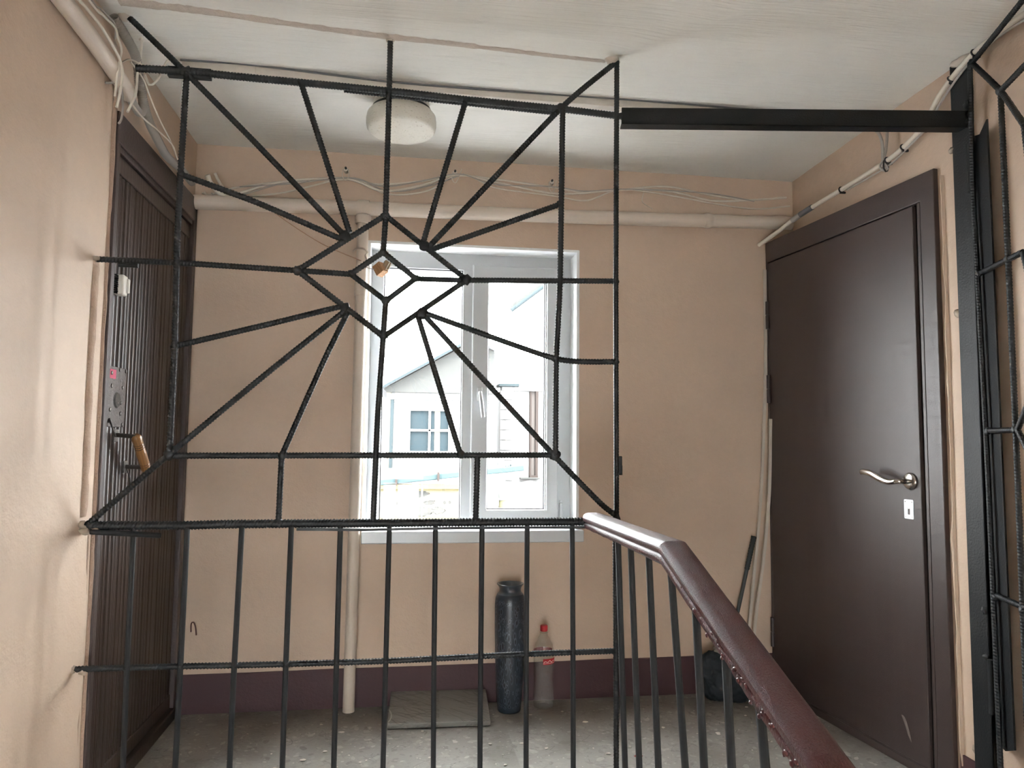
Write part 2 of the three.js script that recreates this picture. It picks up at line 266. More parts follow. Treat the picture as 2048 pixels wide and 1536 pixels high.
part('plaster_edge', lip((y, a, b) => [b, y, 0.905 - a + 0.006 * fbm(y * 2, 3, 3)], 0, 2.2, 0.018, 0.006, 3, 1.0), plaster, wallLeft, 'broken bare plaster edge');
part('plaster_edge', lip((y, a, b) => [-0.004 + b, y, 0.99 - a + 0.014 * fbm(y * 1.6, 6, 3)], 0.9, 1.66, 0.058, 0.008, 8, 0.35), plaster, wallLeft, 'chipped pinkish plaster edge');
part('plaster_edge', lip((y, a, b) => [-0.004 + b, y, 0.94 - a + 0.01 * fbm(y * 1.6, 6, 3)], -0.1, 0.88, 0.022, 0.007, 9, 0.5), plaster, wallLeft, 'chipped pinkish plaster edge low on the wall');
part('plaster_edge', lip((y, a, b) => [WX + WB * 1.05 - b, y, 1.048 - a], 0.1, 2.05, 0.014, 0.008, 14, 1.2), paint, wallRight, 'broken plaster edge with gaps');

// ---------------------------------------------------------------- window
{
  const w = thing('window_1', 'white plastic two-pane window in the landing wall', 0, [0, 0, 0], 0, 0, 'structure');
  const zf = -0.12;
  part('window_reveal', merge([box(H1 - 0.012, H1 + 0.002, 0.735, HY1, -0.2, 0.004, 0.002), box(H0 - 0.002, 0.747, 0.735, HY1, -0.2, 0.004, 0.002), box(H0, H1, 1.997, HY1 + 0.002, -0.2, 0.004, 0.002)]), reveal, w);
  part('window_frame', merge([ring(0.742, 1.685, 0.735, 2.0, 0.062, 0.075, 0.03, 0.078, zf - 0.07, zf, 0.004), box(1.168, 1.232, 0.745, 1.96, zf - 0.068, zf - 0.002, 0.004)]), pvc, w);
  part('glazing_bead', ring(0.803, 1.17, 0.763, 1.925, 0.006, 0.006, 0.006, 0.006, zf - 0.03, zf - 0.012, 0.001), gasket, w);
  part('pane', box(0.8, 1.172, 0.758, 1.93, zf - 0.034, zf - 0.03), glass, w);
  const s = part('sash_frame', merge([ring(1.212, 1.618, 0.772, 1.945, 0.076, 0.055, 0.042, 0.066, zf - 0.05, zf + 0.02, 0.006), ring(1.274, 1.57, 0.802, 1.894, 0.014, 0.014, 0.014, 0.014, zf - 0.01, zf + 0.012, 0.004)]), pvc, w);
  part('sash_gasket', ring(1.287, 1.557, 0.815, 1.881, 0.005, 0.005, 0.005, 0.005, zf - 0.02, zf + 0.004, 0.001), gasket, s);
  part('pane', box(1.285, 1.559, 0.812, 1.884, zf - 0.024, zf - 0.02), glass, s);
  const h = part('handle', merge([box(1.237, 1.262, 1.31, 1.375, zf + 0.018, zf + 0.03, 0.005), rod([[1.249, 1.345, zf + 0.028], [1.249, 1.345, zf + 0.052], [1.251, 1.325, zf + 0.06], [1.257, 1.28, zf + 0.06], [1.263, 1.235, zf + 0.058]], 0.009, 10, 0.006)]), pvc, s, 'white lever handle turned down');
  part('hinge', merge([box(1.628, 1.646, 0.76, 0.845, zf - 0.005, zf + 0.014, 0.005), box(1.63, 1.644, 0.848, 0.856, zf - 0.005, zf + 0.012, 0.002)]), pvc, w);
  part('hinge', box(1.628, 1.646, 1.86, 1.935, zf - 0.005, zf + 0.014, 0.005), pvc, w);
  part('window_sill', (() => { const g = box(0.736, 1.711, 0.684, 0.737, -0.13, 0.034, 0.006); return g; })(), pvc, w, 'thick white window board');
}

// ---------------------------------------------------------------- left door: dark slatted door
{
  const d = thing('door_1', 'dark brown door faced with narrow vertical slats', 0, [0, 0, 0], 0, 0, 'structure');
  part('door_frame', merge([box(-0.1, 0.014, 0, 2.145, 0.012, 0.052, 0.004), box(-0.1, 0.012, 0, 2.145, 0.862, 0.892, 0.004), box(-0.1, 0.014, 2.045, 2.145, 0.012, 0.892, 0.004), box(-0.1, 0.006, 2.026, 2.046, 0.05, 0.864, 0.003)]), jambPaint, d);
  part('threshold', box(-0.1, 0.022, 0.0, 0.045, 0.012, 0.885, 0.006), lathB, d, 'worn grey-brown threshold board');
  part('leaf', box(-0.06, -0.012, 0.046, 2.024, 0.054, 0.86, 0.002), dark, d);
  part('rail', box(-0.03, 0.0, 1.965, 2.022, 0.054, 0.86, 0.004), lathB, d);
  part('rail', box(-0.03, 0.0, 0.046, 0.1, 0.054, 0.86, 0.004), lathB, d);
  const n = 26, z0 = 0.056, z1 = 0.858, st = (z1 - z0) / n;
  const variants = [0, 1, 2].map((k) => {                         // half-round lath with a groove along it
    const w = st - 0.0035 - k * 0.0006, s = new THREE.Shape(); s.moveTo(-w / 2, 0); s.lineTo(-w / 2, 0.006); s.quadraticCurveTo(-w / 2 + 0.002, 0.011, -w * 0.12, 0.011); s.lineTo(-w * 0.04, 0.0085); s.lineTo(w * 0.06, 0.011); s.quadraticCurveTo(w / 2 - 0.001, 0.011, w / 2, 0.005); s.lineTo(w / 2, 0); s.closePath();
    return worldUV(new THREE.ExtrudeGeometry(s, { depth: 1.86, bevelEnabled: false, curveSegments: 4 }).rotateX(-Math.PI / 2).rotateY(-Math.PI / 2));
  });
  for (let i = 0; i < n; i++) { const m = part('slat', variants[i % 3], rnd() < 0.5 ? lath : lathB, d); m.position.set(-0.014 + rnd() * 0.003, 0.102, z0 + st * (i + 0.5)); m.rotation.y = (rnd() - 0.5) * 0.05; }
  // lock plate, screws, red sticker
  const lp = part('lock_plate', box(-0.004, 0.0035, 1.162, 1.352, 0.7, 0.845, 0.002), M({ color: [0.085, 0.062, 0.053], roughness: 0.4, bumpMap: rep(fine, 6), bumpScale: 0.004 }), d, 'brown painted steel lock plate');
  for (const [y, z] of [[1.33, 0.825], [1.29, 0.82], [1.29, 0.73], [1.24, 0.74], [1.215, 0.825], [1.205, 0.74], [1.18, 0.83], [1.345, 0.76], [1.345, 0.71], [1.17, 0.72]]) part('screw', blob(0.0045, y, z, 0.003, 0.007, 0.007, 0.1, 2), steelDark, lp);
  part('lock_cylinder', merge([new THREE.CylinderGeometry(0.022, 0.026, 0.006, 24).rotateZ(-Math.PI / 2).translate(0.0055, 1.247, 0.775), box(0.007, 0.0092, 1.236, 1.24, 0.768, 0.782)]), steelDark, lp);
  part('sticker', box(0.0036, 0.0042, 1.313, 1.342, 0.79, 0.838), M({ color: [0.55, 0.03, 0.1], roughness: 0.5 }), lp, 'small red sticker');
  // handle: turned wooden grip on two steel arms
  const top = V(0.062, 1.137, 0.764), bot = V(0.062, 1.018, 0.645), ax = bot.clone().sub(top), L = ax.length();
  const hd = part('handle', merge([rod([[-0.002, 1.137, 0.76], [0.062, 1.132, 0.76]], 0.007, 10), rod([[-0.002, 1.033, 0.664], [0.062, 1.03, 0.66]], 0.007, 10), box(-0.004, 0.003, 1.115, 1.155, 0.742, 0.778, 0.002), box(-0.004, 0.003, 1.012, 1.052, 0.645, 0.682, 0.002)]), steelDark, d);
  const grooves = [], prof = [[0, 0], [0.009, 0.001], [0.0145, 0.008], [0.016, 0.018], [0.0155, 0.035], [0.0135, 0.037], [0.0155, 0.039], [0.0155, 0.044], [0.0135, 0.046], [0.0155, 0.048], [0.0155, 0.053], [0.0135, 0.055], [0.0155, 0.057], [0.0165, 0.09], [0.0155, 0.125], [0.0135, 0.127], [0.0155, 0.129], [0.0155, 0.134], [0.0135, 0.136], [0.0155, 0.138], [0.015, 0.155], [0.012, 0.163], [0, 0.165]].map(([r, y]) => [r, y * L / 0.165]);
  const grip = lathe(prof, 24); grip.applyQuaternion(new THREE.Quaternion().setFromUnitVectors(V(0, 1, 0), ax.clone().normalize())).translate(top.x, top.y, top.z);
  const gp = part('grip', grip, varnish, hd, 'varnished turned wooden grip');
  for (const t of [0.036, 0.0455, 0.055, 0.126, 0.135]) { const q = top.clone().addScaledVector(ax.clone().normalize(), t * L / 0.165), r = new THREE.TorusGeometry(0.0142, 0.0012, 6, 28); r.applyQuaternion(new THREE.Quaternion().setFromUnitVectors(V(0, 0, 1), ax.clone().normalize())).translate(q.x, q.y, q.z); grooves.push(r); }
  part('groove', merge(grooves), dark, hd, 'dark burnt grooves round the grip');
  part('wire', rod([[0.006, 1.188, 0.832], [0.014, 1.165, 0.832], [0.014, 1.14, 0.805], [0.01, 1.132, 0.785]], 0.0028, 6), steelDark, d);
  part('wire', rod([[0.004, 1.03, 0.665], [0.012, 1.0, 0.655], [0.006, 0.975, 0.628]], 0.0025, 6), steelDark, d);
  const ls = part('door_stop', merge([box(0.0, 0.03, 1.575, 1.64, 0.8, 0.838, 0.006), box(0.026, 0.036, 1.585, 1.632, 0.797, 0.812, 0.004)]), ceramic, d, 'small cream plastic catch on the door');
  part('spring', rod(Array.from({ length: 30 }, (_, i) => [0.008 + 0.008 * Math.cos(i * 1.9), 1.578 + i * 0.0021, 0.846 + 0.008 * Math.sin(i * 1.9)]), 0.0022, 5, 0.004), dark, ls);
}

// ---------------------------------------------------------------- right door: brown metal door, its plane turned 5.5 degrees
{
  const d = thing('door_2', 'brown powder-coated metal door with a chrome lever handle', 0, [2.6065, 0, 0], -(Math.PI / 2 - 0.0960), 0, 'structure');
  // local x runs from the window wall towards the viewer, z out of the door
  const frame = part('door_frame', merge([ring(0.008, 1.024, 0.0, 2.084, 0.016, 0.064, 0.03, 0.098, -0.1, 0.004, 0.003), ring(0.02, 0.955, 0.02, 2.0, 0.01, 0.015, 0.02, 0.012, -0.1, -0.001, 0.002)]), powder, d);
  part('filler', box(0.004, 1.012, 0, 2.07, -0.16, -0.09), dark, frame);
  const leaf = part('leaf', box(0.02, 0.924, 0.036, 1.982, -0.05, 0.002, 0.003), powder, d);
  part('rebate', box(0.918, 0.962, 0.03, 1.99, -0.1, -0.012), dark, d);
  for (const y of [1.733, 1.383, 0.269]) part('hinge', merge([new THREE.CylinderGeometry(0.009, 0.009, 0.062, 16).translate(0.026, y + 0.034, 0.01), new THREE.CylinderGeometry(0.009, 0.009, 0.062, 16).translate(0.026, y - 0.034, 0.01), new THREE.CylinderGeometry(0.0065, 0.0065, 0.008, 12).translate(0.026, y, 0.01)]), M({ color: [0.05, 0.036, 0.034], roughness: 0.35 }), d);
  const hx = 0.877, hy = 1.001;
  const hl = part('handle', (() => {
    const c = new THREE.CatmullRomCurve3([V(hx, hy, 0.004), V(hx, hy, 0.04), V(hx - 0.008, hy, 0.053), V(hx - 0.045, hy - 0.004, 0.056), V(hx - 0.085, hy + 0.004, 0.056), V(hx - 0.135, hy + 0.022, 0.056), V(hx - 0.175, hy + 0.026, 0.055), V(hx - 0.19, hy + 0.024, 0.054)]);
    const n = 70, S = 14, pos = [], idx = []; const up = V(0, 1, 0), s = V();
    for (let i = 0; i <= n; i++) { const u = i / n, q = c.getPointAt(u), t = c.getTangentAt(u), b = V().crossVectors(t, Math.abs(t.z) > 0.9 ? up : up).normalize(), a = V().crossVectors(b, t); const f = u < 0.25 ? 1 : 1 + 0.35 * Math.sin((u - 0.25) * 4), rA = 0.0095 * f, rB = 0.009 * (u > 0.9 ? 1 - (u - 0.9) * 5 : 1);
      for (let k = 0; k < S; k++) { const th = k / S * 6.2832; s.copy(q).addScaledVector(a, Math.cos(th) * rA).addScaledVector(b, Math.sin(th) * rB); pos.push(s.x, s.y, s.z); } }
    for (let i = 0; i < n; i++) for (let k = 0; k < S; k++) { const o = i * S + k, o2 = i * S + (k + 1) % S; idx.push(o, o2, o + S, o2, o2 + S, o + S); }
    for (let k = 1; k < S - 1; k++) idx.push(n * S, n * S + k, n * S + k + 1);
    const g = new THREE.BufferGeometry(); g.setAttribute('position', new THREE.Float32BufferAttribute(pos, 3)); g.setIndex(idx); g.computeVertexNormals(); return g;
  })(), chrome, d, 'curved chrome lever handle');
  part('rose', lathe([[0, 0.014], [0.016, 0.0135], [0.019, 0.011], [0.024, 0.0115], [0.029, 0.008], [0.031, 0.003], [0.0305, 0]], 40).rotateX(Math.PI / 2).translate(hx, hy, 0.001), chrome, hl);
  const es = new THREE.Shape(); const ew = 0.022, eh = 0.034, er = 0.005;
  es.moveTo(-ew + er, -eh).lineTo(ew - er, -eh).quadraticCurveTo(ew, -eh, ew, -eh + er).lineTo(ew, eh - er).quadraticCurveTo(ew, eh, ew - er, eh).lineTo(-ew + er, eh).quadraticCurveTo(-ew, eh, -ew, eh - er).lineTo(-ew, -eh + er).quadraticCurveTo(-ew, -eh, -ew + er, -eh);
  const kh = new THREE.Path(); kh.absarc(0, 0.009, 0.0085, -0.95, Math.PI + 0.95, false); kh.lineTo(-0.005, -0.018); kh.quadraticCurveTo(0, -0.021, 0.005, -0.018); kh.closePath(); es.holes.push(kh);
  const ec = part('lock_plate', plate(es, 0.003, 0.0006).translate(0.866, 0.902, 0.001), whiteMetal, d, 'small white metal keyhole plate');
  part('lock_cylinder', merge([new THREE.CylinderGeometry(0.0078, 0.0078, 0.006, 24).rotateX(Math.PI / 2).translate(0.866, 0.911, 0.0005), box(0.8615, 0.8705, 0.884, 0.906, -0.003, 0.0012)]), chrome, ec);
  for (const [a, b] of [[-1, -1], [-1, 1], [1, -1], [1, 1]]) part('screw', new THREE.SphereGeometry(0.0024, 10, 6).scale(1, 1, 0.5).translate(0.866 + a * 0.0155, 0.902 + b * 0.026, 0.0042), chrome, ec);
  part('scuff', (() => { const s = new THREE.Shape(); s.moveTo(0, 0); s.quadraticCurveTo(-0.012, 0.03, -0.03, 0.06); s.quadraticCurveTo(-0.012, 0.066, 0.0, 0.03); s.quadraticCurveTo(0.012, 0.0, 0.014, -0.018); s.closePath(); return plate(s, 0.0008, 0.0002).translate(0.83, 0.112, 0.002); })(), M({ color: [0.22, 0.18, 0.16], roughness: 0.8 }), leaf, 'pale scuff mark');
}

// ---------------------------------------------------------------- grille of welded reinforcing bars
const GZ = 0.98;
{
  const g = thing('security_grille', 'black welded sunburst grille of ribbed bars closing the landing', 'grille', [0, 0, 0]);
  const bars = {
    top: [[0.086, 2.243], [0.222, 2.245], [0.435, 2.24], [0.844, 2.232], [1.085, 2.223], [1.386, 2.216], [1.582, 2.207], [1.63, 2.205]],
    leftUpright: [[0.233, 2.24], [0.228, 1.92], [0.227, 1.721], [0.233, 1.409], [0.232, 1.09]],
    rightUpright: [[1.401, 2.212], [1.395, 1.644], [1.384, 1.392], [1.383, 1.085]],
    outer: [[1.584, 2.39], [1.58, 1.629], [1.581, 0.899], [1.577, 0.821], [1.579, 0.459], [1.58, -0.02]],
    bottom: [[0.222, 1.077], [1.39, 1.087]],
    cornerTL: [[0.05, 2.408], [0.211, 2.258], [0.442, 2.033], [0.722, 1.752]],
    rayA: [[0.57, 2.236], [0.73, 1.768]], rayB: [[0.232, 1.921], [0.448, 1.849], [0.706, 1.747]],
    topCentre: [[0.841, 2.41], [0.841, 2.231], [0.839, 1.829], [0.834, 1.711]],
    rayC: [[1.085, 2.222], [0.957, 1.749]], cornerTR: [[1.578, 2.386], [1.395, 2.216], [0.972, 1.732]], rayD: [[1.392, 1.895], [0.98, 1.726]],
    diamondA: [[0.838, 1.829], [0.577, 1.643]], diamondB: [[0.577, 1.643], [0.841, 1.447]], diamondC: [[0.841, 1.447], [1.096, 1.635]], diamondD: [[1.096, 1.635], [0.838, 1.829]],
    innerA: [[0.834, 1.712], [0.737, 1.639]], innerB: [[0.737, 1.639], [0.846, 1.559]], innerC: [[0.846, 1.559], [0.936, 1.633]], innerD: [[0.936, 1.633], [0.834, 1.712]],
    midLeft: [[0.004, 1.653], [0.229, 1.652], [0.57, 1.644], [0.739, 1.639]], midRight: [[0.934, 1.633], [1.093, 1.635], [1.582, 1.652]],
    bottomCentre: [[0.846, 1.56], [0.841, 1.449], [0.829, 1.19], [0.823, 0.88]],
    rayE: [[0.231, 1.4], [0.488, 1.472], [0.715, 1.538]], cornerBL: [[0.016, 0.878], [0.228, 1.079], [0.493, 1.321], [0.728, 1.528]], rayF: [[0.549, 1.079], [0.664, 1.367], [0.735, 1.528]],
    postA: [[0.549, 1.079], [0.546, 0.88]], rayG: [[0.945, 1.515], [1.084, 1.087]], cornerBR: [[0.959, 1.524], [1.379, 1.086], [1.529, 0.937], [1.586, 0.893]],
    rayH: [[0.966, 1.525], [1.381, 1.393], [1.58, 1.387]], postB: [[1.137, 1.082], [1.134, 0.88]],
  };
  const fat = { top: 0.0112, outer: 0.009, cornerTL: 0.0097, cornerTR: 0.0097 };
  const layer = { leftUpright: 0.004, rightUpright: 0.004, top: -0.002, bottom: -0.003, midLeft: -0.004, midRight: -0.004, outer: 0.004, topCentre: 0.003, bottomCentre: 0.003 };
  for (const [k, p] of Object.entries(bars)) part('bar', rebar(p.map(([x, y]) => [x, y, GZ + (layer[k] || 0)]), fat[k] || 0.0091), iron, g);
  part('bar', rebar([[0.7, 2.2335, GZ - 0.02], [0.9, 2.2255, GZ - 0.02], [1.38, 2.209, GZ - 0.018]], 0.0085), iron, g);
  part('rail', rebar([[0.012, 0.876, GZ], [0.287, 0.875, GZ], [0.465, 0.878, GZ], [1.501, 0.879, GZ], [1.583, 0.882, GZ]], 0.0125), iron, g, 'thick ribbed rail');
  part('rail', rebar([[0.004, 0.475, GZ], [0.279, 0.474, GZ], [0.505, 0.471, GZ], [0.863, 0.47, GZ], [1.29, 0.477, GZ], [1.585, 0.478, GZ]], 0.0088), iron, g);
  part('flat_bar', (() => { const n = [[0.6, 0.867], [0.8, 0.864], [1.0, 0.867], [1.25, 0.868], [1.5, 0.8665]]; return merge(n.slice(1).map((b, i) => { const a = n[i], w = b[0] - a[0]; return box(-w / 2, w / 2, -0.0035, 0.0035, -0.015, 0.015).rotateZ(Math.atan2(b[1] - a[1], w)).translate((a[0] + b[0]) / 2, (a[1] + b[1]) / 2 - 0.005, GZ - 0.004); })); })(), iron, g, 'thin flat bar under the rail');
  const tops = [0.143, 0.29, 0.443, 0.584, 0.727, 0.872, 1.011, 1.154, 1.295, 1.438], feet = [0.147, 0.283, 0.432, 0.58, 0.727, 0.868, 1.019, 1.158, 1.299, 1.445];
  tops.forEach((x, i) => part('baluster', rod([[x, 0.872, GZ + 0.002], [(x + feet[i]) / 2 + (rnd() - 0.5) * 0.004, 0.42, GZ + 0.004], [feet[i], -0.01, GZ + 0.002]], 0.0081, 10), iron, g));
  part('stub', (() => { const r = 0.008, c = new THREE.CatmullRomCurve3([V(0.03, 0.86, GZ + 0.01), V(0.22, 0.848, GZ + 0.012)]); return new THREE.TubeGeometry(c, 4, r, 12, false); })(), iron, g, 'cut tube end');
  part('stub', rod([[0.06, 1.642, GZ - 0.014], [0.115, 1.641, GZ - 0.014]], 0.007, 10), iron, g);
  part('stub', box(0.176, 0.302, 2.226, 2.258, GZ - 0.016, GZ + 0.002, 0.002).rotateZ(-0.0), iron, g);
  for (const [x, y, s] of [[0.841, 2.233, 1.2], [0.23, 2.243, 1.6], [1.396, 2.216, 1.5], [0.838, 1.826, 1.3], [0.579, 1.643, 1.5], [0.841, 1.45, 1.4], [1.094, 1.635, 1.6], [0.834, 1.711, 1.1], [0.74, 1.639, 1.1], [0.846, 1.56, 1.3], [0.935, 1.633, 1.1], [0.716, 1.756, 1.7], [0.962, 1.736, 1.6], [0.722, 1.532, 1.5], [0.957, 1.522, 1.6], [0.23, 1.08, 1.5], [1.382, 1.088, 1.6], [1.58, 0.885, 1.4], [0.55, 1.079, 1.1], [1.084, 1.087, 1.2], [0.823, 0.882, 1], [0.549, 0.882, 1], [1.134, 0.884, 1], [1.383, 1.392, 1.2], [1.58, 1.387, 1], [1.581, 1.651, 1], [0.229, 1.652, 1.1], [0.229, 1.92, 1.1], [1.393, 1.896, 1.1], [0.232, 1.4, 1], [1.395, 1.643, 1.1], [1.582, 2.207, 1.1], [1.085, 2.221, 1], [0.57, 2.235, 1]])
    part('weld', blob(x, y, GZ + 0.003, 0.0105 * s, 0.0105 * s, 0.009, 0.35), iron, g);
  for (const [x, y] of [[0.143, 0.474], [0.287, 0.474], [0.44, 0.472], [0.583, 0.471], [0.727, 0.47], [0.87, 0.47], [1.014, 0.471], [1.156, 0.474], [1.297, 0.477], [1.441, 0.478]]) part('weld', blob(x, y, GZ + 0.006, 0.009, 0.008, 0.007, 0.35, 1), iron, g);
  part('lug', merge([box(1.583, 1.6, 1.028, 1.085, GZ - 0.006, GZ + 0.006, 0.002), new THREE.CylinderGeometry(0.006, 0.006, 0.03, 10).translate(1.596, 1.04, GZ)]), iron, g, 'small welded hinge lug');
  // mortar lumps where the bars enter wall and ceiling
  for (const [x, y, z, a, b, c] of [[0.045, 2.405, GZ, 0.022, 0.016, 0.02], [0.841, 2.402, GZ, 0.014, 0.012, 0.014], [1.572, 2.396, GZ, 0.024, 0.018, 0.02]]) part('mortar', blob(x, y, z, a, b, c, 0.4), oldLime, g);
  for (const [x, y, a] of [[-0.002, 1.653, 0.011], [0.0, 0.876, 0.014], [0.012, 0.862, 0.013], [0.04, 0.863, 0.01], [-0.003, 0.475, 0.011], [0.026, 0.467, 0.008]]) part('mortar', blob(x, y, GZ + 0.004, a * 1.2, a, a, 0.45), crust, g);
}

// ---------------------------------------------------------------- gate: frame of angle iron and the opened leaf
{
  const f = thing('gateway', 'black angle-iron lintel and post joining the grille to the right wall', 'gateway');
  const P0 = V(1.6, 2.232, 0.985), P1 = V(2.704, 2.214, 1.185), w = P1.x - P0.x, dz = P1.z - P0.z, L = Math.hypot(w, dz);
  const lint = merge([box(0, L, -0.056, 0, -0.0025, 0.0025, 0.001), box(0, L, -0.056, -0.051, -0.04, 0.0025, 0.001)]); lint.rotateZ(Math.atan2(P1.y - P0.y, L)).rotateY(-Math.atan2(dz, w)).translate(P0.x, P0.y, P0.z);
  part('lintel', lint, ironGloss, f);
  part('post', merge([box(2.697, 2.703, -0.02, 2.395, 1.118, 1.196, 0.0015), box(2.697, 2.728, -0.02, 2.395, 1.19, 1.196, 0.0015)]), ironGloss, f);
  for (const [y, z] of [[2.235, 1.185], [2.175, 1.185], [2.2, 1.19], [0.62, 1.18], [0.48, 1.18]]) part('weld', blob(2.698, y, z, 0.008, 0.012, 0.011, 0.4), iron, f);
  part('mortar', blob(2.706, 1.563, 1.112, 0.012, 0.016, 0.014, 0.5), crust, f); part('mortar', blob(2.706, 2.112, 1.11, 0.014, 0.012, 0.012, 0.5), crust, f); part('mortar', blob(2.708, 0.178, 1.112, 0.01, 0.012, 0.012, 0.5), crust, f);
  part('mortar', blob(2.712, 2.39, 1.17, 0.03, 0.02, 0.045, 0.4), oldLime, f);
}
{
  const a = 20 * Math.PI / 180;
  const g = thing('gate_leaf', 'black barred gate leaf standing open towards the viewer', 'gate', [2.69, 0, 1.215], -(Math.PI / 2 + a));
  // local x runs along the leaf away from the hinge, y up
  const W = 1.0, cy = 1.175, mir = (p) => p.map(([x, y]) => [W - x, y]), flip = (p) => p.map(([x, y]) => [x, 2 * cy - y]);
  const rb = (p, r = 0.0078, z = 0) => part('bar', rebar(p.map(([x, y]) => [x, y, z])), iron, g);
  const quarter = [[[0.017, 2.35], [0.206, 2.167], [0.337, 2.008], [0.37, 1.6]].slice(0, 3), [[0.016, 1.668], [0.3, 1.663]], [[0.3, 1.663], [0.36, 1.5]], [[0.223, 1.175], [0.5, 1.46]], [[0.337, 2.008], [0.42, 1.38]]];
  for (const q of quarter) for (const h of [q, flip(q)]) { rb(h); rb(mir(h)); }
  rb([[0.017, 2.35], [W - 0.017, 2.35]]); rb([[0.206, 2.167], [W - 0.206, 2.167]]); rb([[0.206, 0.183], [W - 0.206, 0.183]]); rb([[0.017, 0.01], [W - 0.017, 0.01]]);
  rb([[0.206, 2.167], [0.212, 1.175], [0.206, 0.183]]); rb([[W - 0.206, 2.167], [W - 0.212, 1.175], [W - 0.206, 0.183]]);
  rb([[0.036, 1.175], [0.223, 1.175]]); rb([[W - 0.036, 1.175], [W - 0.223, 1.175]]);
  rb([[0.017, 2.352], [0.003, 1.955], [0.01, 1.745], [0.033, 1.026], [0.042, 0.01]], 0.0078, 0.006); rb([[W - 0.017, 2.352], [W - 0.03, 0.01]]);
  part('stile', (() => { const s = new THREE.Shape(); s.moveTo(-0.046, 2.13); s.lineTo(0.03, 2.11); s.lineTo(0.084, 2.135); s.lineTo(0.1, 0.258); s.lineTo(0.04, 0.232); s.lineTo(-0.02, 0.235); s.closePath(); return plate(s, 0.006, 0.001).translate(0, 0, -0.014); })(), ironGloss, g, 'wide flat hinge stile');
  part('hinge', new THREE.CylinderGeometry(0.012, 0.012, 0.16, 16).translate(-0.02, 2.02, 0.0), ironGloss, g); part('hinge', new THREE.CylinderGeometry(0.012, 0.012, 0.16, 16).translate(-0.01, 0.4, 0.0), ironGloss, g);
  for (const [x, y] of [[0.017, 2.35], [0.206, 2.167], [0.213, 1.665], [0.212, 1.175], [0.213, 0.677], [0.016, 1.668], [0.036, 1.175], [0.043, 0.677]]) part('weld', blob(x, y, 0.003, 0.012, 0.012, 0.009, 0.35), iron, g);
}

